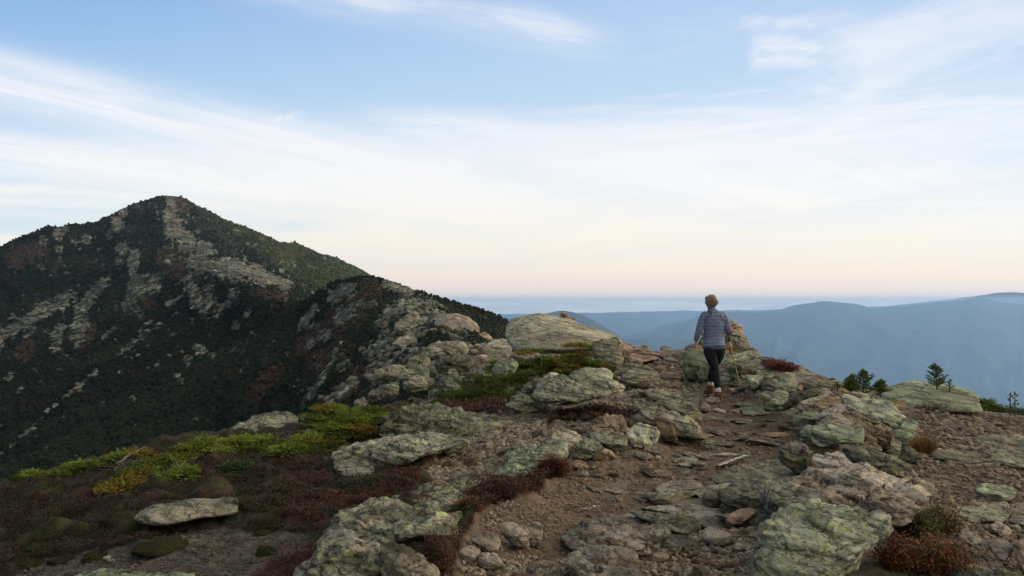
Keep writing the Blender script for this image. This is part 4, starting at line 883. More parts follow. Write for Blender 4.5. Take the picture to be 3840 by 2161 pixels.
# ------------------------------------------------------------------ loose stones
def ico_sub(n):
    V, Fc = IV.copy(), IF.copy()
    for _ in range(n):
        cache = {}; V = list(V); nf = []
        def mid(a, b):
            k = (min(a, b), max(a, b))
            if k not in cache:
                m = (np.array(V[a])+V[b])/2; V.append(m/np.linalg.norm(m)); cache[k] = len(V)-1
            return cache[k]
        for a, b, c in Fc:
            ab, bc, ca = mid(a, b), mid(b, c), mid(c, a)
            nf += [(a, ab, ca), (b, bc, ab), (c, ca, bc), (ab, bc, ca)]
        V = np.array(V); Fc = np.array(nf)
    return V, Fc
I3 = ico_sub(3); I2 = ico_sub(2)
def unit_rock(seed, base=I3, cuts=12, lo=.55, hi=.9, nz=.10, flat=.55):
    g_ = np.random.default_rng(seed); V = base[0].copy()
    for k in range(cuts):
        n = g_.normal(size=3); n /= np.linalg.norm(n); d = g_.uniform(lo, hi)
        V -= n*np.maximum(0, V@n-d)[:, None]
    V += V*(nz*fbm(V[:, 0]*1.8+seed, V[:, 1]*1.8, V[:, 2]*3, 4))[:, None]
    V /= np.abs(V).max(0); V[:, 2] *= flat*g_.uniform(.7, 1.25); V[:, 1] *= g_.uniform(.6, .95)
    return V
ULIB = {}
for typ in 'gybpdtr':
    ULIB[typ] = []
    for k in range(5):
        nm = 'stone'; V = unit_rock(100+k*17+ord(typ)*3)
        me = mesh_np(nm, V, I3[1]); me.materials.append(RM[typ]); ULIB[typ].append(me)
rs_ = np.random.default_rng(41)
TW = dict(g='grey-green', y='yellow-spotted', b='grey', p='pinkish', d='dark', t='sage-green', r='rusty brown')
def ORD(k):
    W1 = ['', 'first', 'second', 'third', 'fourth', 'fifth', 'sixth', 'seventh', 'eighth', 'ninth', 'tenth', 'eleventh', 'twelfth']
    return W1[k] if k < 13 else str(k) + ('th' if 10 < k % 100 < 14 else {1: 'st', 2: 'nd', 3: 'rd'}.get(k % 10, 'th'))
def poly_pts(poly, n):
    P = np.array(poly, float); lo, hi = P.min(0), P.max(0); out = []
    while len(out) < n:
        q = lo + (hi-lo)*rs_.uniform(size=(4*n, 2)); out += list(q[poly_in(q[:, 0], q[:, 1], poly)])
    return np.array(out[:n])
def put_stones(poly, n, smin, smax, types, label, group, nm='stone', sink=.25, zs=1.0, power=1.6, cat='stone', ymax=60):
    """sizes are given in picture pixels and turned into metres at the stone's own distance"""
    PPT = poly_pts(poly, n); YS = ghits(PPT[:, 0], PPT[:, 1], ymax); made = []
    for (x, y), Y in zip(PPT, YS):
        if np.isnan(Y): continue
        s = (smin + (smax-smin)*rs_.uniform()**power)/2/F*Y
        t = types[rs_.integers(len(types))]
        o = bpy.data.objects.new(nm, ULIB[t][rs_.integers(5)]); COL.objects.link(o)
        X = (x-CX)/F*Y; k = rs_.uniform(.75, 1.25)
        o.location = (X, Y, float(ground_z(np.array([X]), np.array([Y]))[0]) + s*.35*zs*(1-2*sink))
        o.scale = (s*k, s, s*zs*rs_.uniform(.8, 1.2)); tl_ = .07 if zs < .5 else .22; o.rotation_euler = (rs_.normal()*tl_, rs_.normal()*tl_, rs_.uniform(0, 6.28))
        made.append((t, x, o))
    for t in types:
        L = sorted([(x, o) for tt, x, o in made if tt == t], key=lambda q: q[0])
        for k, (x, o) in enumerate(L):
            setp(o, TW[t] + ' ' + label + (', ' + ORD(k+1) + ' of its colour from left' if len(L) > 1 else ''), cat, group)
put_stones([(1620,1730),(1760,1660),(1830,1600),(2050,1600),(2250,1600),(2120,1680),(1960,1700),(1840,1790),(1700,1790)], 52, 28, 80, 'bprg', 'stone in the kerb rubble', 'stones in the rubble left of the kerb')
put_stones([(1820,1550),(2050,1530),(2350,1600),(2250,1650),(1900,1590)], 26, 26, 75, 'bgprt', 'stone below the centre boulder', 'stones below the centre boulder')
put_stones([(2360,2080),(2480,2030),(2860,1990),(2850,2161),(2420,2161)], 56, 32, 72, 'bpr', 'pebble in the gully', 'round pebbles in the gully', nm='pebble', zs=1.25, cat='pebble')
put_stones([(1660,2110),(1800,2090),(2100,2125),(2130,2165),(1660,2165)], 22, 28, 66, 'brp', 'pebble at the path lower left', 'round pebbles at the lower left of the path', nm='pebble', zs=1.2, cat='pebble')
put_stones([(2150,1760),(2500,1690),(2700,1580),(2880,1560),(2900,1700),(2500,1860),(2350,1900),(2150,1900)], 66, 22, 84, 'bpg', 'stone bedded in the path', 'stones bedded in the path', sink=.6, zs=.6)
put_stones([(2740,1360),(2860,1340),(2900,1440),(2820,1470),(2740,1450)], 22, 40, 110, 'gtdr', 'rock behind the trekking pole', 'rocks behind the trekking pole', nm='rock', cat='rock')
put_stones([(2840,1350),(2930,1370),(3040,1410),(3160,1470),(3100,1560),(2960,1560),(2860,1470)], 40, 46, 120, 'gtdr', 'rock packed in the mound', 'rocks packed into the mound', nm='rock', cat='rock')
put_stones([(2960,1570),(3080,1520),(3250,1560),(3330,1720),(3150,1790),(3000,1700)], 22, 60, 130, 'grdb', 'rock inside the wall', 'rocks filling the wall', nm='rock', cat='rock', zs=1.3)
put_stones([(2420,1400),(2500,1350),(2620,1400),(2600,1500),(2500,1520),(2350,1500)], 14, 40, 110, 'gbp', 'ledge stone left of the hiker', 'ledge stones left of the hiker', zs=.8)
put_stones([(2280,1330),(2420,1310),(2560,1330),(2620,1390),(2380,1400)], 12, 40, 100, 'pgb', 'stone on the crest', 'low stones on the crest', zs=.7)
put_stones([(1780,1330),(2050,1330),(2150,1380),(1850,1440),(1700,1420)], 14, 40, 110, 'gbdt', 'rock above the fir bushes', 'grey rocks above the fir bushes', nm='rock', cat='rock')
put_stones([(3350,1560),(3700,1570),(3840,1620),(3840,2000),(3520,1900),(3400,1720)], 30, 24, 80, 'brpg', 'stone on the right plateau', 'flat stones on the right plateau', sink=.5, zs=.5)
put_stones([(2180,1780),(2480,1700),(2660,1600),(2660,1520),(2860,1520),(2940,1600),(2920,1700),(2640,1800),(2450,1880),(2200,1880)], 34, 60, 170, 'bgp', 'flagstone sunk in the path', 'flagstones sunk in the path', nm='flagstone', sink=.42, zs=.34, cat='flagstone', power=1.2)
put_stones([(2400,1880),(2600,1820),(2900,1760),(2960,1840),(2880,1980),(2500,1990)], 16, 80, 200, 'bg', 'flagstone below the mossy block', 'flagstones below the mossy block', nm='flagstone', sink=.35, zs=.4, cat='flagstone', power=1.2)
# the rest of the rubble: too many and too small to count
def rubble(name, polys, label, flat=.6, mat=None):
    pos, sc, rot, col = [], [], [], []
    for poly, n, smin, smax, c0 in polys:
        q = poly_pts(poly, n)
        Yh = ghits(q[:, 0], q[:, 1], 60); ok = ~np.isnan(Yh); Y = Yh[ok]*(1+rs_.uniform(-.006, .006, ok.sum()))
        X = (q[ok, 0]-CX)/F*Y; s = (smin+(smax-smin)*rs_.uniform(size=len(Y))**2.2)/2/F*Y
        pos.append(np.stack([X, Y, ground_z(X, Y)+s*.15], 1)); sc.append(s)
        col.append(np.array(c0)*rs_.uniform(.45, 1.55, (len(Y), 1))*(1+.05*rs_.normal(size=(len(Y), 3))))
    pos = np.concatenate(pos); sc = np.concatenate(sc); col = np.clip(np.concatenate(col), .01, 1); n = len(pos)
    lib = np.array([unit_rock(900+k, ico_sub(1), 7, .5, .9, .05, flat) for k in range(20)]); nv = lib.shape[1]; fc = ico_sub(1)[1]
    v = lib[rs_.integers(20, size=n)]; a = rs_.uniform(0, 6.28, n); tl = rs_.normal(size=n)*.25
    x = v[..., 0]*np.cos(a)[:, None]-v[..., 1]*np.sin(a)[:, None]; y = v[..., 0]*np.sin(a)[:, None]+v[..., 1]*np.cos(a)[:, None]; z = v[..., 2]+x*tl[:, None]
    V = np.stack([x, y, z], -1)*sc[:, None, None]+pos[:, None]
    Fc = (fc[None]+nv*np.arange(n)[:, None, None]).reshape(-1, 3)
    o = link(name, mesh_np(name, V.reshape(-1, 3), Fc, False, np.repeat(col, nv, 0)), mat); setp(o, label, 'gravel', kind='stuff'); return o
MRB = tinted('gravel_stone', 30.0, 0.3)
BR = (.20, .155, .115); GYc = (.19, .18, .145); PK = (.26, .18, .13)
rubble('gravel', [
 ([(1560,1790),(1700,1700),(1830,1600),(1800,1550),(2050,1530),(2400,1580),(2250,1640),(2100,1690),(1960,1700),(1860,1790),(1760,1840)], 5200, 8, 34, (.17,.145,.11)),
 ([(2330,2170),(1980,2170),(1900,2000),(1980,1850),(2120,1770),(2380,1650),(2560,1600),(2640,1480),(2400,1400),(2400,1340),(2560,1330),(2700,1420),(2900,1500),(3000,1600),(2960,1740),(2560,1850),(2480,1930),(2950,1960),(2900,2170)], 5200, 4, 20, (.17,.125,.09)),
 ([(1640,2100),(2000,2080),(2350,2140),(2480,2000),(2900,1970),(2900,2170),(1640,2170)], 2600, 10, 34, (.17,.14,.105)),
 ([(3330,1560),(3500,1540),(3840,1570),(3900,1600),(3900,2170),(3560,2170),(3500,1850),(3380,1750)], 6500, 6, 30, (.155,.12,.09)),
 ([(0,1980),(300,1950),(700,1960),(1150,1990),(1180,2100),(1000,2170),(0,2170)], 3600, 5, 22, (.07,.06,.05)),
 ([(1850,1420),(2150,1330),(2600,1320),(2640,1420),(2560,1560),(2200,1600),(1900,1560)], 2600, 8, 30, (.19,.165,.125)),
 ([(2840,1330),(2950,1370),(3150,1440),(3400,1480),(3300,1560),(3000,1560),(2860,1480)], 3600, 8, 32, (.19,.17,.13)),
 ([(1560,1760),(1850,1780),(2060,1780),(1960,1900),(1800,2000),(1700,2120),(1560,2100),(1700,1930)], 2600, 5, 24, (.16,.125,.095)),
 ([(1120,1700),(1300,1680),(1250,1790),(1130,1800)], 500, 6, 26, (.14,.12,.09)),
  ([(1720,2000),(1850,1900),(2040,1850),(2150,1750),(2300,1720),(2250,1880),(2050,2100),(1750,2120)], 1800, 4, 18, (.15,.11,.08)),
  ([(2690,1340),(2860,1325),(2890,1480),(2760,1480)], 1500, 7, 30, (.18,.165,.12)),
 ([(1380,1300),(1700,1270),(1920,1300),(1880,1420),(1600,1500),(1350,1520)], 1500, 8, 30, (.16,.155,.12)),
], 'brown and grey gravel and small broken stones lying over the ridge top', .6, MRB)

# boulders bedded in the saddle below the knoll
made = []
q_ = poly_pts([(1340,1470),(1430,1380),(1560,1320),(1700,1290),(1880,1330),(1900,1420),(1650,1490),(1450,1540),(1360,1540)], 34)
for k, (x, y) in enumerate(q_):
    g1 = ghit(x, y, 70); Y = min(g1 or 99, float(dB(x, y)))*.985; t = 'gtdb'[k % 4]; s = (34+70*rs_.uniform()**1.5)/2/F*Y
    o = bpy.data.objects.new('boulder', ULIB[t][rs_.integers(5)]); COL.objects.link(o); o.location = W(x, y, Y); o.scale = (s*1.2, s, s*rs_.uniform(.9, 1.3)); o.rotation_euler = (rs_.normal()*.3, rs_.normal()*.3, rs_.uniform(0, 6.28)); made.append((t, x, o))
for t in 'gtdb':
    for k, (x, o) in enumerate(sorted([(x, o) for tt, x, o in made if tt == t], key=lambda v: v[0])): setp(o, TW[t]+' boulder bedded in the saddle, '+ORD(k+1)+' of its colour from left', 'boulder', 'boulders bedded in the saddle')
# ------------------------------------------------------------------ plants
rv_ = np.random.default_rng(77)
def basis(d):
    d = d/np.linalg.norm(d, axis=1, keepdims=True); up = np.tile([0, 0, 1.0], (len(d), 1)); up[np.abs(d[:, 2]) > .95] = [1, 0, 0]
    s = np.cross(d, up); s /= np.linalg.norm(s, axis=1, keepdims=True); u = np.cross(s, d); return d, s, u
def needles(base, dirs, L, width, per, cols, mat, name, parent=None, flat=.6):
    """each shoot: a row of thin triangular needles combed forward around its axis, plus a thin twig"""
    n = len(base); d, s, u = basis(dirs); V = []; C = []
    for k in range(per):
        t = (k+.5)/per; a = rv_.uniform(0, 6.28, n)
        side = s*np.cos(a)[:, None]+u*(np.sin(a)*flat)[:, None]
        p = base + d*(L*t*0.9)[:, None]; tip = p + side*width[:, None]*(1.1-.5*t) + d*(width*.9)[:, None]
        perp = np.cross(side, d)*(width*.22)[:, None]
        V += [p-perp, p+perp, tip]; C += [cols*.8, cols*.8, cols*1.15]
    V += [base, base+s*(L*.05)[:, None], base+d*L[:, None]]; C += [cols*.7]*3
    m = len(V)//3
    V = np.stack(V, 1).reshape(-1, 3); C = np.stack(C, 1).reshape(-1, 3)
    Fc = np.arange(len(V)).reshape(-1, 3)
    return mesh_np(name, V, Fc, False, np.clip(C, 0, 1))
def tubes(paths, name, sides=5):
    """paths: list of (points, radius0, radius1)"""
    V, Fc = [], []
    for P, r0, r1 in paths:
        P = np.array(P, float); m = len(P); T = np.gradient(P, axis=0); d, s, u = basis(T); b0 = len(V)
        for i in range(m):
            r = r0+(r1-r0)*i/(m-1)
            for k in range(sides):
                a = 2*np.pi*k/sides; V.append(P[i]+s[i]*math.cos(a)*r+u[i]*math.sin(a)*r)
        for i in range(m-1):
            for k in range(sides):
                k2 = (k+1) % sides; Fc.append((b0+i*sides+k, b0+i*sides+k2, b0+(i+1)*sides+k2, b0+(i+1)*sides+k))
    return mesh_np(name, np.array(V), np.array(Fc), True)
MF = tinted('fir_needles', 8.0, 0.25, rough=.8); MF.node_tree.nodes['Principled BSDF'].inputs['Subsurface Weight'].default_value = 0
mw, b = material('weathered_wood'); N.T.links.new(ramp(noise_n(coords(), 14, 4, .6), [(.3, (.09, .075, .06)), (.7, (.26, .23, .20))]), b.inputs['Base Color'])
mbk, b = material('fir_bark'); N.T.links.new(ramp(noise_n(coords(), 20, 4, .6), [(.3, (.05, .035, .025)), (.7, (.12, .09, .07))]), b.inputs['Base Color'])
YG = np.array((.150, .200, .030)); DG = np.array((.050, .068, .016)); OR = np.array((.19, .10, .02)); BG = np.array((.06, .095, .035))
def fir_bush(px, py, wpx, hpx, label, tone='n', Y=None, group='low fir bushes', dens=1.0):
    Y = Y or ghit(px, py) or 12; X = (px-CX)/F*Y; z0 = float(ground_z(np.array([X]), np.array([Y]))[0])
    r = wpx/2/F*Y; h = hpx/F*Y*1.15
    n = int(min(2200, 400*dens*max(1, (wpx*hpx)/4200)))
    # flat shelves of twigs, stacked
    ns = max(6, int(wpx*hpx/900)); ang = rv_.uniform(0, 6.28, ns); rad = np.sqrt(rv_.uniform(0, 1, ns))
    sc_ = np.stack([np.cos(ang)*rad*r*.8, np.sin(ang)*rad*r*.6, h*(1-rad**2*.75)*rv_.uniform(.25, .95, ns)], 1)
    sr = rv_.uniform(.22, .42, ns)*min(r, 1.2*h+.1)
    k = rv_.integers(ns, size=n); a = rv_.uniform(0, 6.28, n); q = np.sqrt(rv_.uniform(0, 1, n))
    base = sc_[k] + np.stack([np.cos(a)*q*sr[k], np.sin(a)*q*sr[k]*.8, -0.25*q**2*sr[k] + rv_.normal(size=n)*.012], 1)
    dirs = np.stack([np.cos(a)+rv_.normal(size=n)*.5 + np.cos(ang[k])*.8, np.sin(a)+rv_.normal(size=n)*.5 + np.sin(ang[k])*.5, .15+.3*rv_.uniform(size=n)], 1)
    s = max(.05, 12.0/F*Y); L = s*2.1*rv_.uniform(.7, 1.3, n); wd = s*.55*rv_.uniform(.7, 1.2, n)
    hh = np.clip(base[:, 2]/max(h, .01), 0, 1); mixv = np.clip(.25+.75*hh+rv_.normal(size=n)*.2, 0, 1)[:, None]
    cc_ = DG*(1-mixv) + YG*mixv  # lit tops and shaded insides of the bush put into the needle colour
    if tone == 'd': cc_ = cc_*.55+DG*.35
    if tone == 'b': cc_ = BG*(.6+.6*mixv)
    if tone == 'o': w_ = rv_.uniform(size=(n, 1)) < .35; cc_ = np.where(w_, OR, cc_)
    w2 = rv_.uniform(size=ns) < (.13 if tone in 'no' else .05); cc_ = np.where(w2[k][:, None], cc_*.4+OR*.6, cc_)
    cc_ = cc_*rv_.uniform(.45, 1.6, (ns, 1))[k]*rv_.uniform(.8, 1.2, (n, 1))
    root = bpy.data.objects.new('fir_bush', None); COL.objects.link(root); root.location = (X, Y, z0)
    setp(root, label, 'fir bush', group)
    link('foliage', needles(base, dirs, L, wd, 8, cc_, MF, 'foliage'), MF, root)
    paths = []
    for i in range(min(ns, 14)):
        e = sc_[i]; m = e*.5+np.array([0, 0, -h*.15]); paths.append(([(e[0]*.15, e[1]*.15, -.03), m, e], .012, .005))
    link('branches', tubes(paths, 'branches', 4), mbk, root)
    return root
FB = [
 (1745,1515,190,60,'low fir bush at the left tip of the central fir patch','d'),(1860,1500,210,70,'dark low fir bush in front of the central patch, left half','d'),(1950,1470,190,75,'dark fir bush in the front middle of the central patch','d'),
 (1820,1460,190,60,'dark fir bush behind the left half of the central patch','d'),(1890,1425,180,70,'fir bush in the heart of the central patch','d'),(1985,1405,170,95,'bushy dark fir right of the green half-hidden boulder','d'),
 (2070,1450,150,125,'fir bush with mixed yellow tips above the centre boulder','n'),(2150,1450,140,165,'tallest fir bush with glowing yellow-orange tips','o'),(2235,1440,130,100,'fir bush at the right end of the central patch','n'),(2130,1400,160,60,'fir bush under the glowing yellow-tipped one','d'),(2200,1445,100,150,'feathery fir spray reaching up right against the great hump','n'),
 (1595,1505,80,62,'lone upright fir bush beside bleached twigs','d'),(1660,1520,90,40,'low fir bush between the lone fir and the central patch','d'),(1520,1520,130,40,'flat dark fir bush left of the lone upright fir','d'),
 (1300,1650,230,100,'bright yellow-green fir bush left of the vast flat slab','n'),(1380,1620,170,90,'green fir bush touching the vast flat slab','n'),(1220,1600,190,80,'yellow-green fir bush behind the brink boulder','n'),(1300,1570,180,60,'darker fir bush at the back of the yellow-green ones','d'),(1180,1680,190,50,'low fir bush in front of the brink boulder','n'),(1440,1580,130,60,'fir bush with yellow leaves at the slab shoulder','o'),
 (880,1700,260,62,'long fir bush spreading right on the left brink','n'),(1000,1690,200,55,'fir bush under the left end of the brink boulder','n'),(760,1720,220,60,'fir bush right of the grey brink rock','n'),(640,1750,200,50,'fir bush left of the grey brink rock','n'),(500,1740,170,50,'fir bush on the skyline beside the bleached stick','n'),
 (420,1755,160,44,'fir bush on the brink above the red heath','n'),(320,1775,160,44,'fir bush low on the brink near the left','n'),(240,1795,130,36,'small fir bush near the left end of the brink','n'),(110,1800,70,26,'tiny fir bush at the far left brink','n'),
 (910,1775,150,50,'bluish-green fir bush in the left heath','b'),(560,1790,180,44,'mat of fir right of the dead twigs','n'),(470,1845,190,50,'yellow-edged mat of fir low in the left heath','o'),(660,1800,160,40,'mat of fir in the middle of the left heath','n'),(1080,1720,170,40,'flat fir mat near the thick green-lichened slab','n'),(1230,1700,150,40,'flat dark fir mat beside the thick slab','d'),
 (3330,1478,170,34,'dark fir mat between the little firs and the green dome','d'),(3580,1520,180,40,'fir mat in front of the green dome, left','n'),(3700,1540,190,44,'fir mat in front of the green dome, right','n'),(3800,1555,180,40,'yellow-green fir mat at the right frame edge','n'),(3640,1545,150,40,'dark fir mat in the scrub below the dome','d'),
 (2880,1410,60,26,'small yellow-green fir sprig beside the red shrub','n')]
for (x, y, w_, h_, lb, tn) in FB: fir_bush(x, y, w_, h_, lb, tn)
def small_fir(px, pyb, pyt, wpx, label, Y=None, bare=False, lean=0):
    Y = Y or ghit(px, pyb) or 10.5; X = (px-CX)/F*Y; z0 = -(pyb-HY)/F*Y; h = (pyb-pyt)/F*Y; r = wpx/2/F*Y
    root = bpy.data.objects.new('small_fir', None); COL.objects.link(root); root.location = (X, Y, z0-.02); setp(root, label, 'small fir', 'little firs on the right skyline')
    sp = [([(0, 0, -.05), (lean*.5*h, 0, h*.5), (lean*h, 0, h)], .011, .003)]
    bs, ds, Ls = [], [], []
    nb = 6 if bare else 30
    for i in range(nb):
        t = (i+.5)/nb; a = i*2.4+rv_.uniform(-.9, .9); l = r*(1-t)**.75*rv_.uniform(.5, 1.25)+.02*(1 if not bare else .8)
        st = np.array([lean*h*t, 0, h*t*.92]); d = np.array([math.cos(a), math.sin(a), .35+.3*t]); d /= np.linalg.norm(d)
        en = st+d*l; sp.append(([st, (st+en)/2+np.array([0, 0, -.02*l]), en], .005, .002))
        m = 4 if bare else 16
        for q in range(m):
            u = (q+1)/m; p = st+d*l*u; sd_ = rv_.normal(size=3)*.55; sd_[2] = abs(sd_[2])*.4
            bs.append(p); ds.append(d+sd_*(1 if q < m-1 else 0)); Ls.append(l*.28*(1.1-.5*u))
    for q in range(6): bs.append(np.array([lean*h, 0, h*(.9+.02*q)])); ds.append(np.array([rv_.normal()*.3, rv_.normal()*.3, 1.0])); Ls.append(h*.10)
    n = len(bs); Ls = np.clip(np.array(Ls), .035, .13)
    c = (DG*1.0+YG*.5)*rv_.uniform(.7, 1.3, (n, 1))
    link('foliage', needles(np.array(bs), np.array(ds), Ls, np.full(n, .016), 14, c, MF, 'foliage', flat=1), MF, root)
    link('trunk', tubes(sp, 'trunk', 5), mbk, root)
small_fir(3236, 1476, 1384, 120, 'largest of the little firs on the right skyline', 10.4)
small_fir(3190, 1466, 1406, 60, 'slim little fir just left of the largest one', 10.5)
small_fir(3302, 1470, 1424, 60, 'short little fir just right of the largest one', 10.4)
small_fir(3515, 1446, 1362, 84, 'fan-shaped little fir standing on the green dome of rock', 11.3, lean=-.12)
small_fir(3561, 1452, 1424, 26, 'bare twig-like fir on top of the green dome', 11.3, bare=True)
small_fir(3789, 1540, 1475, 34, 'thin sparse fir near the right frame edge, left of two', 10.6, bare=True)
small_fir(3806, 1542, 1472, 30, 'thin sparse fir near the right frame edge, right of two', 10.7, bare=True)
small_fir(3140, 1455, 1440, 22, 'tiny withered fir left of the slim little fir', 11, bare=True)
# leafy plants and heath
def leaves(name, pos, size, cols, up=.5):
    n = len(pos); a = rv_.normal(size=(n, 3)); a[:, 2] = np.abs(a[:, 2])*up+.1; d, s, u = basis(a)
    w_ = size[:, None]
    V = np.stack([pos, pos+d*w_+s*w_*.42, pos+d*w_*2.0, pos+d*w_-s*w_*.42], 1).reshape(-1, 3)
    Fc = np.arange(4*n).reshape(-1, 4); return mesh_np(name, V, Fc, False, np.clip(np.repeat(cols, 4, 0), 0, 1))
ML = tinted('heath_leaves', 30.0, .3, rough=.8)
def ground_pts(poly, n, jig=.006):
    q = poly_pts(poly, n); Yh = ghits(q[:, 0], q[:, 1], 40); ok = ~np.isnan(Yh)
    Y = Yh[ok]*(1+rv_.uniform(-jig, jig, ok.sum())); X = (q[ok, 0]-CX)/F*Y
    return X, Y, ground_z(X, Y)
pp, ss, cc2 = [], [], []
def heath_add(poly, n, h, sz, cset, red):
    X, Y, Z = ground_pts(poly, n)
    so_, gr_, rd_, lf_ = cover(X, Y); keep = (rd_ > .5) if red else ((lf_ > .5) & (gr_ < .5)); X, Y, Z = X[keep], Y[keep], Z[keep]
    dome = .5+.5*fbm(X*3.2, Y*3.2, 6.2, 3)
    z = Z + h*np.clip(.3+dome, 0, 1.4)*rv_.uniform(.3, 1.0, len(X)); c = np.array(cset)
    blend = np.clip(.5+fbm(X*1.3, Y*1.3, 3.1, 3)+rv_.normal(size=len(X))*.25, 0, .999); k = (blend*len(c)).astype(int)
    pp.append(np.stack([X, Y, z], 1)); ss.append(sz*rv_.uniform(.6, 1.4, len(X))*np.clip(Y/6, .7, 3)); cc2.append(c[k]*rv_.uniform(.5, 1.5, (len(X), 1)))
RC = [(.024, .030, .010), (.022, .012, .009), (.040, .016, .012), (.065, .020, .015), (.052, .026, .016), (.030, .028, .012), (.075, .026, .018)]
RP = [[(q[0]+dx_, q[1]+dy_) for q, (dx_, dy_) in zip(p, [(0, 0)]*len(p))] for p in RED]
for p, n in zip(RP, (26000, 22000, 9000, 5000, 5000)): heath_add(p, n, .13, .011, RC, True)
heath_add(REDTOP, 5000, .16, .012, [(.10, .028, .02), (.14, .035, .025), (.07, .03, .02)], True)
heath_add([(0,1830),(300,1760),(650,1690),(1150,1600),(1300,1600),(1280,1800),(900,1900),(850,2000),(0,2161)], 80000, .07, .010, [(.020, .012, .009), (.034, .018, .012), (.020, .020, .009), (.034, .036, .011), (.050, .022, .014), (.026, .016, .012)], False)
heath_add([(820,1850),(1060,1840),(1250,1960),(1150,2161),(820,2161)], 22000, .06, .010, [(.020, .014, .009), (.030, .026, .010), (.034, .018, .012), (.04, .036, .015)], False)
heath_add([(1150,1560),(1600,1500),(1900,1480),(1850,1560),(1300,1640)], 14000, .08, .010, [(.035, .028, .016), (.05, .028, .018), (.035, .04, .014)], False)
setp(link('heath', leaves('heath', np.concatenate(pp), np.concatenate(ss), np.concatenate(cc2)), ML), 'dark red and brown bilberry heath matting the ground', 'heath', kind='stuff')
def shrub(name, cat, px, py, wpx, hpx, label, cset, n, sz, group=None, Y=None, stem=(.10, .05, .03), nst=26, grass=False):
    Y = Y or ghit(px, py) or 8; X = (px-CX)/F*Y; z0 = float(ground_z(np.array([X]), np.array([Y]))[0]); r = wpx/2/F*Y; h = hpx/F*Y
    root = bpy.data.objects.new(name, None); COL.objects.link(root); root.location = (X, Y, z0); setp(root, label, cat, group)
    st = []
    tips = []
    for i in range(nst):
        a = rv_.uniform(0, 6.28); q = math.sqrt(rv_.uniform()); tip = np.array([math.cos(a)*q*r, math.sin(a)*q*r*.7, h*(1-.6*q*q)*rv_.uniform(.55, 1.05)]); b0 = np.array([tip[0]*.35, tip[1]*.35, -.02])
        m = (b0+tip)/2+np.array([0, 0, h*.12]); st.append(([b0, m, tip], .0045 if not grass else .003, .0015)); tips.append((b0, m, tip))
    ms, b_ = material(name+'_stem'); b_.inputs['Base Color'].default_value = (*stem, 1)
    link('stems', tubes(st, 'stems', 4), ms, root)
    if n:
        k = rv_.integers(nst, size=n); t = rv_.uniform(.25, 1.05, n)[:, None]; B0, M_, T_ = (np.array([tt[i] for tt in tips]) for i in range(3))
        p = B0[k]*(1-t)**2+2*M_[k]*t*(1-t)+T_[k]*t*t + rv_.normal(size=(n, 3))*np.array([.16*r, .14*r, .10*h])
        p[:, 2] = np.abs(p[:, 2]); c = np.array(cset); kk = np.clip((rv_.uniform()*0 + (fbm(p[:, 0]*4, p[:, 1]*4, p[:, 2]*4, 2)*.8+.5+rv_.normal(size=n)*.22))*len(c), 0, len(c)-1).astype(int)
        link('leaves', leaves('leaves', p, sz*rv_.uniform(.6, 1.4, n), c[kk]*rv_.uniform(.6, 1.4, (n, 1))), ML, root)
    return root
AUT = [(.035, .045, .012), (.06, .065, .015), (.10, .03, .02), (.15, .045, .02), (.20, .09, .02), (.05, .02, .015)]
GRN = [(.03, .045, .010), (.05, .07, .015), (.08, .085, .02), (.04, .03, .015)]
shrub('leafy_shrub', 'shrub', 3500, 2150, 320, 150, 'leafy shrub with red and orange autumn leaves at the bottom edge', AUT, 5200, .011, nst=60)
shrub('leafy_shrub', 'shrub', 3360, 2140, 200, 130, 'purple-red leafy shrub touching the huge lichen boulder', [(.05, .02, .018), (.09, .03, .02), (.14, .04, .02), (.18, .09, .02)], 3000, .011, nst=40)
shrub('leafy_shrub', 'shrub', 3430, 2030, 220, 120, 'green leafy shrub in the hollow behind the autumn shrub', GRN, 3600, .011, nst=44)
shrub('leafy_shrub', 'shrub', 3520, 1990, 180, 110, 'yellow-green weeds growing up by the rounded brown cube', [(.05, .05, .015), (.09, .085, .02), (.07, .04, .02)], 2400, .010, nst=40)
shrub('leafy_shrub', 'shrub', 3420, 1870, 110, 70, 'reddish weeds between the flat block and the tucked grey rock', [(.10, .035, .02), (.08, .05, .02), (.05, .045, .015)], 1300, .010)
shrub('leafy_shrub', 'shrub', 3640, 2100, 120, 90, 'sparse orange-leaved shrub beside the triangular rock', AUT, 1200, .011)
shrub('leafy_shrub', 'shrub', 3480, 1545, 120, 36, 'brown withered scrub in front of the green dome', [(.06, .035, .02), (.05, .04, .02)], 900, .012)
shrub('leafy_shrub', 'shrub', 3560, 1550, 110, 44, 'dark grey-green scrub in front of the green dome', [(.03, .03, .022), (.04, .04, .025)], 1200, .012)
shrub('grass_tuft', 'grass tuft', 3465, 1700, 120, 74, 'orange-brown tuft of dry grass beside the wall', [(.15, .075, .02), (.11, .06, .02)], 1500, .010, stem=(.22, .12, .035), nst=150, grass=True)
shrub('grass_tuft', 'grass tuft', 2492, 1500, 36, 70, 'thin pale stalks of dry grass left of the hiker', [(.2, .15, .05)], 60, .006, stem=(.30, .24, .10), nst=16, grass=True)
shrub('grass_tuft', 'grass tuft', 2478, 1530, 44, 24, 'short yellow-green tuft below the pale stalks', [(.12, .12, .03)], 300, .008, stem=(.16, .15, .04), nst=40, grass=True)
shrub('grass_tuft', 'grass tuft', 2740, 1345, 60, 46, 'golden dry grass at the foot of the tall cairn', [(.18, .11, .03)], 500, .014, stem=(.24, .15, .05), nst=60, grass=True, Y=16.9)
shrub('grass_tuft', 'grass tuft', 1760, 1930, 130, 70, 'rusty dry grass spilling over the bank below the red heath', [(.14, .06, .025), (.10, .05, .02)], 1600, .009, stem=(.18, .08, .035), nst=120, grass=True)
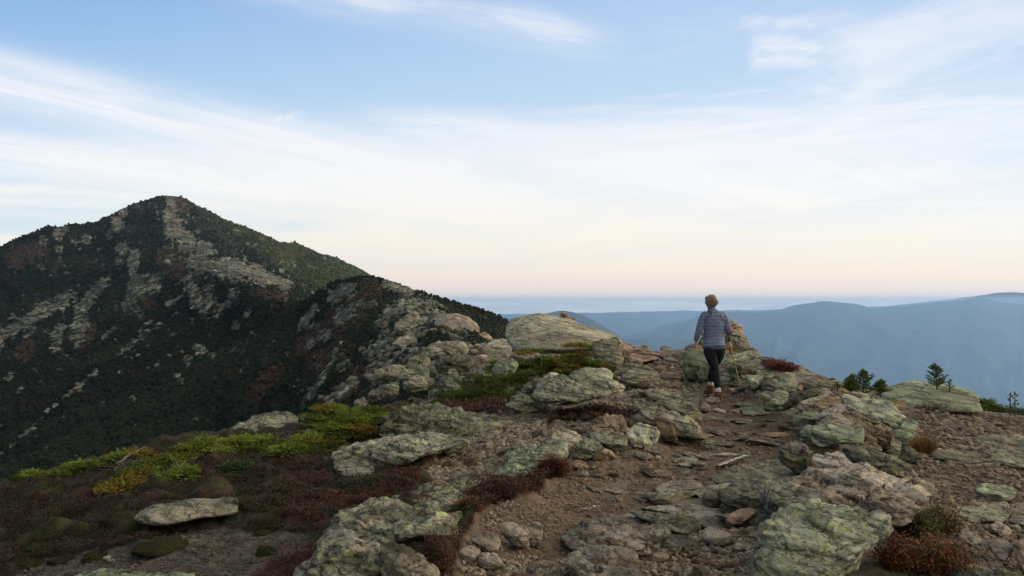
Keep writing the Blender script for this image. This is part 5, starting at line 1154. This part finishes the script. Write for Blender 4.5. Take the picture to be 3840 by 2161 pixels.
shrub('grass_tuft', 'grass tuft', 2120, 1770, 60, 40, 'brown dry grass on the bank by the red shrub', [(.12, .09, .03)], 400, .008, stem=(.2, .13, .05), nst=50, grass=True)
shrub('grass_tuft', 'grass tuft', 2250, 1730, 60, 26, 'thin grass tuft under the left kerb stones', [(.14, .10, .03)], 200, .008, stem=(.2, .15, .06), nst=40, grass=True)
shrub('red_shrub', 'shrub', 2080, 1790, 130, 90, 'dense dark-red shrub hanging over the worn bank', [(.06, .016, .012), (.10, .025, .018), (.13, .03, .02), (.05, .05, .015)], 6000, .010, nst=60)
shrub('red_shrub', 'shrub', 2930, 1398, 130, 44, 'bright rust-red shrub on the mound right of the cairn', [(.12, .028, .02), (.18, .04, .025), (.09, .03, .02)], 3000, .014, nst=50, Y=13.2)
shrub('leafy_shrub', 'shrub', 1300, 1640, 70, 40, 'small yellow-leaved birch sprig in the left firs', [(.35, .26, .02), (.28, .24, .03)], 260, .014)
# moss cushions
mm, b = material('moss'); co = coords(); n_ = noise_n(co, 5, 5, .6)
N.T.links.new(mixc(smooth(noise_n(co, 60, 4, .7), .35, .65), (0.018, 0.020, 0.007), ramp(n_, [(.3, (.034, .020, .010)), (.55, (.032, .034, .009)), (.7, (.052, .050, .013))])), b.inputs['Base Color']); bump(b, noise_n(co, 90, 4, .7), 1.0, .02)
for i, (x, y, w_, h_, lb) in enumerate([(1370,875,500,190,'largest moss cushion beside the rectangular slab'),(1600,930,300,100,'moss cushion at the left foot of the rectangular slab'),(2100,925,520,130,'long moss cushion below the rectangular slab'),
 (1830,1230,700,200,'broad mossy hummock at the bottom of the left gravel'),(1080,1290,330,110,'moss cushion in the gravel left of the broad hummock'),(700,1320,340,80,'flat moss cushion near the lower left'),(420,1220,420,170,'tall moss cushion near the left edge'),(250,1400,420,170,'moss cushion cut by the bottom left corner'),
 (600,1060,230,100,'round moss cushion with a pale stone beside it'),(380,1030,260,100,'rusty moss cushion left of the round one'),(920,1080,200,60,'small dark moss cushion in the gravel, left of two'),(1200,1040,260,50,'small dark moss cushion in the gravel, right of two'),(560,880,280,140,'orange-topped moss cushion in the left heath'),(780,950,300,80,'mossy hummock between the largest cushion and the orange-topped one')]):
    sx_, sy_ = x/3.1457, 1700+y/3.1457; Y = ghit(sx_, sy_) or 6; X = (sx_-CX)/F*Y; r = w_/3.1457/2/F*Y; h = h_/3.1457/F*Y*.62
    V = I3[0].copy(); V *= (1+.22*fbm(V[:, 0]*1.5+i, V[:, 1]*1.5, V[:, 2]*1.5, 3))[:, None]; V[:, 2] = np.where(V[:, 2] > 0, V[:, 2], V[:, 2]*.3)
    V = V*(r, r*.7, h); V += (.004*rv_.normal(size=(len(V), 1)))
    o = link('moss_cushion', mesh_np('moss_cushion', V, I3[1]), mm); o.location = (X, Y+r*.5, float(ground_z(np.array([X]), np.array([Y+r*.5]))[0])); setp(o, lb, 'moss cushion', 'moss cushions in the left heath')
for i, (sx_, sy_, w_, h_, lb) in enumerate([(1000,2080,90,50,'green moss tuft in the gravel near the white-spotted boulder'),(990,2010,80,34,'dark moss tuft in the gravel above the green one'),(1090,1985,80,30,'flat moss tuft at the edge of the red heath'),(850,1945,70,20,'thin moss tuft at the right end of the rectangular slab')]):
    Y = ghit(sx_, sy_) or 6; X = (sx_-CX)/F*Y; r = w_/2/F*Y; h = h_/F*Y*.6; V = I3[0]*(1+.2*fbm(I3[0][:, 0]*1.5+i+30, I3[0][:, 1]*1.5, I3[0][:, 2]*1.5, 3))[:, None]*(r, r*.7, h)
    o = link('moss_cushion', mesh_np('moss_cushion', V, I3[1]), mm); o.location = (X, Y, float(ground_z(np.array([X]), np.array([Y]))[0])); setp(o, lb, 'moss cushion', 'moss cushions in the left heath')
# bleached dead wood
def deadwood(label, pts, Y, r, extra=(), name='dead_branch'):
    """pts in photo pixels"""
    P = [W(x, y, Y+dy) for x, y, dy in pts]; base = P[0].copy(); paths = [([p-base for p in P], r, r*.35)]
    for q in extra: paths.append(([W(x, y, Y+dy)-base for x, y, dy in q], r*.5, r*.15))
    o = link(name, tubes(paths, name, 6), mw); o.location = base; setp(o, label, 'dead branch')
deadwood('bleached curved stick rising against the dark valley', [(445,1757,0),(452,1735,0),(470,1716,.1),(500,1700,.1),(525,1688,.2),(543,1679,.2)], 8.9, .019, [[(470,1716,.1),(462,1728,-.2),(440,1730,-.3)], [(452,1740,0),(430,1760,-.2),(425,1772,-.3)]])
deadwood('grey fallen twig in the left heath below the stick', [(360,1800,0),(400,1825,0),(450,1845,0),(500,1855,0)], 8.2, .008, [[(400,1825,0),(420,1810,.2)]])
deadwood('pale twig near the yellow-edged fir mat', [(365,1848,0),(385,1838,0),(410,1830,.1)], 8, .007)
rr = np.random.default_rng(5)
def twigpile(label, cx_, cy_, w_, h_, n, Y, r=.006):
    ex = []
    for i in range(n):
        a = (cx_+rr.uniform(-.5, .5)*w_*.6, cy_+rr.uniform(-.2, .5)*h_, rr.uniform(-.3, .3)); b2 = (a[0]+rr.normal()*w_*.25, a[1]-abs(rr.normal())*h_*.4, a[2]+rr.uniform(-.2, .2)); m = ((a[0]+b2[0])/2+rr.normal()*6, (a[1]+b2[1])/2-4, a[2]); ex.append([a, m, b2])
    deadwood(label, [(cx_-w_*.4, cy_+h_*.3, 0), (cx_, cy_, 0), (cx_+w_*.4, cy_-h_*.3, 0)], Y, r, ex, 'dead_twigs')
twigpile('tangle of grey dead twigs among the left brink firs', 1090, 1650, 160, 60, 40, 9.6, .008)
twigpile('bleached twigs spilling down from the grey brink rock', 500, 1750, 170, 60, 44, 8.6, .008)
twigpile('dead grey twigs below the left firs', 720, 1770, 170, 40, 26, 8.4, .008)
twigpile('splayed white dead twigs at the top of the vast flat slab', 1610, 1505, 70, 40, 22, 11.6, .009)
twigpile('dark brown tangle of bare twigs beside the vast flat slab', 1470, 1545, 150, 46, 60, 11.8, .008)
deadwood('thin bare dead stem standing in the central firs', [(2030,1400,0),(2031,1350,0),(2029,1300,0),(2030,1268,0)], 15, .010, [[(2031,1330,0),(2050,1310,0),(2062,1290,0)]])
deadwood('thin bare stem left of the saddle rocks', [(1422,1500,0),(1423,1460,0),(1422,1400,0)], 20, .010)
# ------------------------------------------------------------------ the hiker, seen from behind
HB = ghit(2690, 1496) or 11.8
def J(x, y, d=0.0): return W(2560+x/3.2958, 1080+y/3.2958, HB+d)
U = HB/F/3.2958                                                     # metres per zoomed pixel
def loft(rings, n=20, cap=True):
    """rings: (centre, half width px, half depth px[, side vector]) ; elliptical sections square to the path"""
    C_ = np.array([r[0] for r in rings]); T = np.gradient(C_, axis=0); V = []
    for i, r in enumerate(rings):
        t = T[i]/np.linalg.norm(T[i]); side = np.array(r[3] if len(r) > 3 else (1.0, 0, 0), float)
        side = side-t*(side@t); side /= np.linalg.norm(side); u = np.cross(t, side)
        for k in range(n):
            a = 2*np.pi*k/n; V.append(C_[i]+side*math.cos(a)*r[1]*U+u*math.sin(a)*r[2]*U)
    m = len(rings); Fc = [(i*n+k, i*n+(k+1) % n, (i+1)*n+(k+1) % n, (i+1)*n+k) for i in range(m-1) for k in range(n)]
    return V, Fc, [tuple(range(n))[::-1], tuple(range((m-1)*n, m*n))]
def densify(rings, k=4):
    out = []
    for i in range(len(rings)-1):
        p0, p1, p2, p3 = (rings[max(0, min(len(rings)-1, i+j))] for j in (-1, 0, 1, 2))
        for q in range(k):
            t = q/k; cr = lambda a, b_, c, d: .5*((2*b_)+(-a+c)*t+(2*a-5*b_+4*c-d)*t*t+(-a+3*b_-3*c+d)*t**3)
            out.append((cr(np.array(p0[0]), np.array(p1[0]), np.array(p2[0]), np.array(p3[0])), cr(p0[1], p1[1], p2[1], p3[1]), cr(p0[2], p1[2], p2[2], p3[2]))+((p1[3],) if len(p1) > 3 else ()))
    out.append(rings[-1]); return out
def blend(name, lofts, voxel=.009, origin=(0, 0, 0), smooth_it=3, nz=0):
    me = bpy.data.meshes.new(name); V, Fc = [], []
    for L in lofts:
        v, f, c = loft(densify(L)); b0 = len(V); V += v; Fc += [tuple(i+b0 for i in q) for q in f]+[tuple(i+b0 for i in q) for q in c]
    me.from_pydata([tuple(np.array(v)-origin) for v in V], [], Fc); o = bpy.data.objects.new(name, me); COL.objects.link(o)
    m = o.modifiers.new('r', 'REMESH'); m.mode = 'VOXEL'; m.voxel_size = voxel; m.use_smooth_shade = True
    s = o.modifiers.new('s', 'SMOOTH'); s.iterations = smooth_it; s.factor = .5
    dg = bpy.context.evaluated_depsgraph_get(); me2 = bpy.data.meshes.new_from_object(o.evaluated_get(dg)); o.modifiers.clear(); o.data = me2; me2.name = name
    if nz:
        n_ = len(me2.vertices); co_ = np.empty(n_*3, np.float32); me2.vertices.foreach_get('co', co_); co_ = co_.reshape(-1, 3).astype(float)
        nr_ = np.empty(n_*3, np.float32); me2.vertices.foreach_get('normal', nr_); nr_ = nr_.reshape(-1, 3)
        f_ = fbm(co_[:, 0]*9, co_[:, 1]*9, co_[:, 2]*22+co_[:, 0]*8, 3); co_ = co_+nr_*(f_*nz)[:, None]; me2.vertices.foreach_set('co', co_.astype(np.float32).ravel()); me2.update()
    return o
O = J(420, 1385); O[2] = float(ground_z(np.array([O[0]]), np.array([O[1]]))[0]); O = np.array(O)
def simple(name, base, rough=.85):
    m, b = material(name); b.inputs['Base Color'].default_value = (*base, 1); b.inputs['Roughness'].default_value = rough; return m
skin = simple('skin', (.42, .22, .15), .6); sock = simple('white_sock', (.55, .53, .50)); blk, b = material('black_leggings'); b.inputs['Base Color'].default_value = (.014, .014, .017, 1); bump(b, noise_n(coords(), 30, 3, .5), .5, .01)
bootm, b = material('brown_leather'); N.T.links.new(ramp(noise_n(coords(), 40, 4, .6), [(.3, (.10, .035, .022)), (.7, (.21, .085, .05))]), b.inputs['Base Color'])
solem = simple('rubber_sole', (.035, .03, .028)); hairm, b = material('hair'); co = coords()
sp_ = N.T.nodes.new('ShaderNodeSeparateXYZ'); N.T.links.new(co, sp_.inputs[0]); hx_, hy_, hz_ = (N(sp_.outputs[i]) for i in range(3))
N.T.links.new(ramp(noise_n(vec(hx_*40.0, hy_*40.0, hz_*160.0+hx_*60.0), 1.0, 4, .6, .6), [(.3, (.11, .07, .042)), (.5, (.24, .165, .10)), (.7, (.42, .31, .20))]), b.inputs['Base Color']); bump(b, noise_n(vec(hx_*60.0, hy_*60.0, hz_*200.0), 1.0, 3, .6), 1.0, .01)
shm, b = material('striped_shirt'); co = coords(); sp_ = N.T.nodes.new('ShaderNodeSeparateXYZ'); N.T.links.new(co, sp_.inputs[0]); zz_ = N(sp_.outputs[2])+(noise_n(co, 5, 2, .5)-.5)*.010
w1 = N.op('SINE', zz_*(2*math.pi/.0235)); fld = noise_n(co, 12, 4, .6)
c_ = mixc(smooth(w1, -.25, .35), (.070, .092, .150), (.22, .27, .37)); v_ = .75+.5*fld; N.T.links.new(mixc(1.0, c_, vec(v_, v_, v_), 'MULTIPLY'), b.inputs['Base Color']); bump(b, noise_n(co, 14, 4, .6), 1.0, .02)
hem = simple('slate_hem', (.060, .070, .095)); redm = simple('red_cuff', (.55, .035, .035), .5); whm = simple('white_cuff', (.75, .74, .74), .5); teal = simple('teal_strap', (.03, .20, .26), .5)
# body: head, neck, trunk, arms with hands, legs, feet - one skin
HEAD = [(J(352, 100, .03), 22, 28), (J(350, 115, .03), 46, 62), (J(346, 140, .035), 58, 74), (J(342, 170, .04), 59, 76), (J(338, 200, .045), 53, 68), (J(334, 226, .055), 40, 52), (J(332, 246, .065), 24, 34), (J(332, 254, .07), 12, 18)]
NECK = [(J(352, 190, .01), 36, 40), (J(356, 235, .0), 36, 40), (J(362, 275, -.01), 44, 46), (J(368, 310, -.01), 70, 50)]
TORSO = [(J(372, 290, 0), 56, 46), (J(376, 312, 0), 104, 62), (J(380, 345, 0), 134, 76), (J(382, 400, 0), 134, 84), (J(386, 470, 0), 124, 82), (J(388, 560, .01), 116, 76), (J(390, 640, .01), 118, 80), (J(390, 710, 0), 118, 82), (J(388, 770, 0), 110, 80)]
ARML = [(J(300, 322, 0), 34, 42), (J(268, 345, 0), 40, 44), (J(240, 400, 0), 38, 42), (J(218, 470, 0), 35, 38), (J(196, 545, .01), 31, 34), (J(178, 600, .05), 26, 28), (J(166, 648, .09), 20, 22)]
ARMR = [(J(466, 322, 0), 34, 42), (J(496, 345, 0), 40, 44), (J(526, 400, 0), 38, 42), (J(548, 460, -.01), 37, 40), (J(568, 525, -.01), 32, 36), (J(574, 545, .04), 31, 31), (J(568, 552, .12), 27, 27), (J(560, 556, .20), 22, 22)]
LEGN = [(J(335, 745, 0), 76, 88), (J(342, 800, -.01), 74, 82), (J(358, 870, -.02), 62, 68), (J(382, 940, -.02), 50, 56), (J(398, 1010, .0), 46, 52), (J(408, 1075, -.03), 48, 52), (J(418, 1140, -.06), 40, 42), (J(428, 1215, -.08), 29, 31), (J(432, 1260, -.09), 26, 29)]
LEGF = [(J(452, 745, .01), 72, 88), (J(446, 810, .04), 66, 78), (J(424, 880, .10), 56, 62), (J(396, 950, .16), 46, 52), (J(374, 1020, .18), 44, 48), (J(358, 1090, .18), 40, 44), (J(347, 1150, .17), 30, 33), (J(344, 1200, .17), 27, 29)]
FOOTN = [(J(434, 1270, -.09), 28, 32), (J(434, 1330, -.10), 34, 44), (J(434, 1360, -.02), 38, 28, (1, 0, 0)), (J(430, 1366, .10), 38, 18, (1, 0, 0))]
FOOTF = [(J(344, 1205, .17), 28, 30), (J(340, 1255, .17), 34, 42), (J(318, 1278, .24), 36, 26, (1, .4, 0)), (J(292, 1284, .33), 34, 18, (1, .4, 0))]
def hand(wr, dirv, side, curl):
    """palm plus four unequal bent fingers and a thumb leaving the side of the palm"""
    wr = np.array(wr); d = np.array(dirv, float); d /= np.linalg.norm(d); s = np.array(side, float); s -= d*(s@d); s /= np.linalg.norm(s); n = np.cross(d, s); px_ = U
    L = [[(wr, 17, 12, s), (wr+d*.035, 25, 11, s), (wr+d*.07, 28, 11, s), (wr+d*.088, 26, 9, s)]]
    for i, ln in enumerate((.062, .072, .067, .052)):
        b0 = wr+d*.080+s*(-.028+.0187*i); a1 = d*math.cos(curl*.5)+n*math.sin(curl*.5); a2 = d*math.cos(curl*1.3)+n*math.sin(curl*1.3); a3 = d*math.cos(curl*2.1)+n*math.sin(curl*2.1)
        p1 = b0+a1*ln*.45; p2 = p1+a2*ln*.33; p3 = p2+a3*ln*.25; L.append([(b0, 7.2, 7.2, s), (p1, 6.8, 6.8, s), (p2, 6.3, 6.3, s), (p3, 5, 5, s)])
    t0 = wr+d*.03-s*.024; t1 = t0-s*.022+d*.025+n*.01; t2 = t1-s*.006+d*.028+n*.014; L.append([(t0, 9, 9, n), (t1, 8, 8, n), (t2, 6, 6, n)])
    return L
HL = hand(J(166, 644, .09), (.05, .35, -1), (.75, .65, .1), .55); HR = hand(J(560, 556, .20), (-.05, .75, -.35), (.1, .35, 1), 1.05)
person = blend('person', [HEAD, NECK, TORSO, ARML, ARMR, LEGN, LEGF, FOOTN, FOOTF,
    [(J(284, 165, .055), 5, 10), (J(280, 182, .055), 6, 12), (J(284, 198, .055), 4, 8)],              # ear
    [(J(318, 176, .125), 6, 7, (1, 0, 0)), (J(312, 194, .14), 9, 9, (1, 0, 0)), (J(314, 203, .13), 7, 6, (1, 0, 0))]] + HL + HR, .0055, O, 2)
person.location = O; person.data.materials.append(skin)
setp(person, 'hiker seen from behind in a blue striped top and black leggings walking with one pole', 'person')
def wear(name, lofts, mat, voxel=.008, nz=0, sm=3):
    o = blend(name, lofts, voxel, O, sm, nz); o.data.materials.append(mat); o.parent = person; return o
def grow(L, k, a=0, b_=None): return [(r[0], r[1]+k, r[2]+k)+tuple(r[3:]) for r in L[a:b_]]
sh = wear('shirt', [grow(TORSO, 9)[:-2]+[(J(390, 690, 0), 133, 96), (J(390, 724, 0), 140, 102)], grow(ARML, 9), grow(ARMR, 9, 0, 7), [(J(356, 248, -.005), 46, 50), (J(362, 275, -.01), 54, 56), (J(370, 305, -.01), 90, 62)]], shm, .006, .003)
wear('hem', [[(J(389, 708, 0), 141, 103), (J(390, 730, 0), 142, 104), (J(391, 757, 0), 140, 103)]], hem, .008)
wear('collar', [[(J(352, 240, -.004), 44, 49), (J(356, 256, -.006), 47, 52)]], hem, .006, 0, 1)
for L in ([(J(300, 292, -.075), 6, 6), (J(345, 300, -.085), 6, 6), (J(352, 338, -.10), 6, 6), (J(300, 362, -.105), 6, 6), (J(270, 420, -.10), 6, 6)], [(J(420, 292, -.08), 6, 6), (J(418, 338, -.10), 6, 6), (J(478, 352, -.10), 6, 6), (J(506, 420, -.09), 6, 6)]):
    wear('seam', [L], hem, .005, 0, 1)
wear('leggings', [grow(LEGN, 5, 0, 9)[:-1]+[(J(431, 1244, -.085), 33, 36)], grow(LEGF, 5, 0, 8)[:-1]+[(J(345, 1172, .17), 34, 36)], [(J(392, 715, 0), 124, 90), (J(394, 790, 0), 120, 86)]], blk, .008, .004)
wear('sock', [[(J(431, 1236, -.085), 34, 38), (J(434, 1262, -.09), 37, 40), (J(434, 1298, -.095), 36, 40)]], sock, .006)
wear('sock', [[(J(346, 1160, .17), 34, 38), (J(345, 1180, .17), 37, 40), (J(344, 1212, .17), 36, 40)]], sock, .006)
bn = wear('boot', [[(J(434, 1286, -.095), 41, 44), (J(434, 1320, -.10), 42, 52), (J(434, 1350, -.06), 43, 60), (J(434, 1372, .0), 43, 90)], [(J(434, 1350, -.05), 42, 34, (1, 0, 0)), (J(430, 1356, .08), 43, 26, (1, 0, 0)), (J(427, 1364, .16), 36, 16, (1, 0, 0))]], bootm, .007)
bf = wear('boot', [[(J(344, 1200, .17), 40, 44), (J(340, 1235, .17), 42, 52), (J(334, 1270, .19), 42, 60)], [(J(336, 1262, .17), 42, 34, (1, .4, 0)), (J(312, 1272, .27), 42, 26, (1, .4, 0)), (J(290, 1280, .35), 36, 16, (1, .4, 0))]], bootm, .007)
wear('sole', [[(J(436, 1384, -.13), 34, 10, (1, 0, 0)), (J(434, 1384, -.02), 44, 10, (1, 0, 0)), (J(428, 1384, .15), 44, 10, (1, 0, 0)), (J(426, 1384, .19), 26, 9, (1, 0, 0))]], solem, .006, 0, 1).parent = bn
wear('sole', [[(J(352, 1300, .13), 34, 9, (1, .4, 0)), (J(330, 1302, .22), 44, 9, (1, .4, 0)), (J(286, 1304, .36), 42, 9, (1, .4, 0))]], solem, .006, 0, 1).parent = bf
wear('hair', [[(J(352, 84, .02), 10, 12), (J(352, 88, .02), 27, 32), (J(353, 96, .018), 43, 50), (J(353, 109, .015), 55, 64), (J(353, 126, .012), 64, 73), (J(352, 145, .01), 69, 76), (J(354, 165, .005), 72, 74), (J(360, 200, -.01), 64, 62), (J(364, 228, -.015), 44, 44), (J(360, 250, -.02), 28, 26)],
    [(J(392, 130, -.03), 12, 20), (J(396, 160, -.06), 38, 40), (J(398, 195, -.06), 36, 38), (J(390, 222, -.05), 16, 18)]], hairm, .006, .007, 1)
hs = []
rh = np.random.default_rng(2)
for k in range(26):
    a = rh.uniform(0, 6.28); x0 = 362+math.cos(a)*rh.uniform(20, 52); y0 = 178+math.sin(a)*rh.uniform(10, 50)
    p0 = J(x0, y0, -.085+.0008*abs(x0-362)); p1 = J(x0+rh.normal()*14+6, y0+rh.normal()*12, -.105); p2 = J(x0+rh.normal()*22+14, y0+rh.normal()*18+8, -.09); hs.append(([p0-O, p1-O, p2-O], .004, .001))
link('loose_hair', tubes(hs, 'loose_hair', 4), hairm, person)
wear('headband', [[(J(347, 120, .026), 61, 74), (J(343, 134, .028), 65, 78), (J(338, 150, .030), 64, 78)]], simple('patterned_headband', (.13, .09, .065)), .006, 0, 1)
wear('cuff', [[(J(570, 486, -.01), 43, 46), (J(573, 500, -.01), 43, 46), (J(576, 514, -.005), 42, 44)]], redm, .006, 0, 1)
wear('cuff', [[(J(574, 508, -.008), 41, 45), (J(577, 520, -.005), 42, 44)]], whm, .005, 0, 1)
wear('cuff', [[(J(577, 518, -.005), 42, 43), (J(580, 545, .0), 40, 42), (J(582, 566, .01), 26, 30)]], simple('maroon_sleeve', (.16, .06, .09)), .006, 0, 1)
# trekking pole, held in the right hand
pr = bpy.data.objects.new('trekking_pole', None); COL.objects.link(pr); tip = J(737, 1342, .12); top = J(556, 548, .28); pr.location = tip
setp(pr, 'thin yellow and black trekking pole held in the hiker right hand', 'trekking pole')
def pp_(t): return tuple((np.array(tip)*(1-t)+np.array(top)*t)-np.array(tip))
def seg(name, a, b_, r0, r1, mat, par=pr): o = link(name, tubes([([pp_(a), pp_((a+b_)/2), pp_(b_)], r0, r1)], name, 10), mat, par); return o
seg('tip', 0, .10, .006, .008, simple('black_metal', (.02, .02, .022), .4)); seg('shaft', .10, .80, .008, .010, simple('golden_shaft', (.28, .21, .06), .4)); seg('shaft', .78, .86, .012, .012, simple('silver_shaft', (.45, .45, .45), .35))
seg('grip', .85, 1.0, .016, .019, simple('black_grip', (.02, .02, .022), .7)); seg('clamp', .48, .50, .014, .014, simple('black_clamp', (.03, .03, .03), .5)); seg('basket', .055, .065, .026, .026, simple('black_basket', (.03, .03, .03), .6))
st_ = link('wrist_strap', tubes([([J(556, 548, .26)-tip, J(532, 540, .22)-tip, J(540, 575, .22)-tip, J(556, 600, .26)-tip], .010, .010)], 'wrist_strap', 6), teal, pr)
# ------------------------------------------------------------------ haze
def haze_box(x0, x1, y0, y1, z0, z1, dens, color, aniso):
    V = np.array([(x, y, z) for x in (x0, x1) for y in (y0, y1) for z in (z0, z1)], float)
    Fc = np.array([(0, 1, 3, 2), (4, 6, 7, 5), (0, 4, 5, 1), (2, 3, 7, 6), (0, 2, 6, 4), (1, 5, 7, 3)])
    m = bpy.data.materials.new('haze_air'); m.use_nodes = True; t = m.node_tree; t.nodes.clear()
    pv = t.nodes.new('ShaderNodeVolumePrincipled'); out = t.nodes.new('ShaderNodeOutputMaterial')
    pv.inputs['Color'].default_value = (*color, 1); pv.inputs['Density'].default_value = dens; pv.inputs['Anisotropy'].default_value = aniso
    t.links.new(pv.outputs[0], out.inputs['Volume'])
    o = link('haze', mesh_np('haze', V, Fc, False), m); o['kind'] = 'stuff'
    setp(o, 'thin blue haze filling the air over the valleys', 'haze'); return o
haze_box(-46000, 46000, -2500, 28000, -2001.5, 132, 0.000045, (0.40, 0.66, 1.0), 0.3)
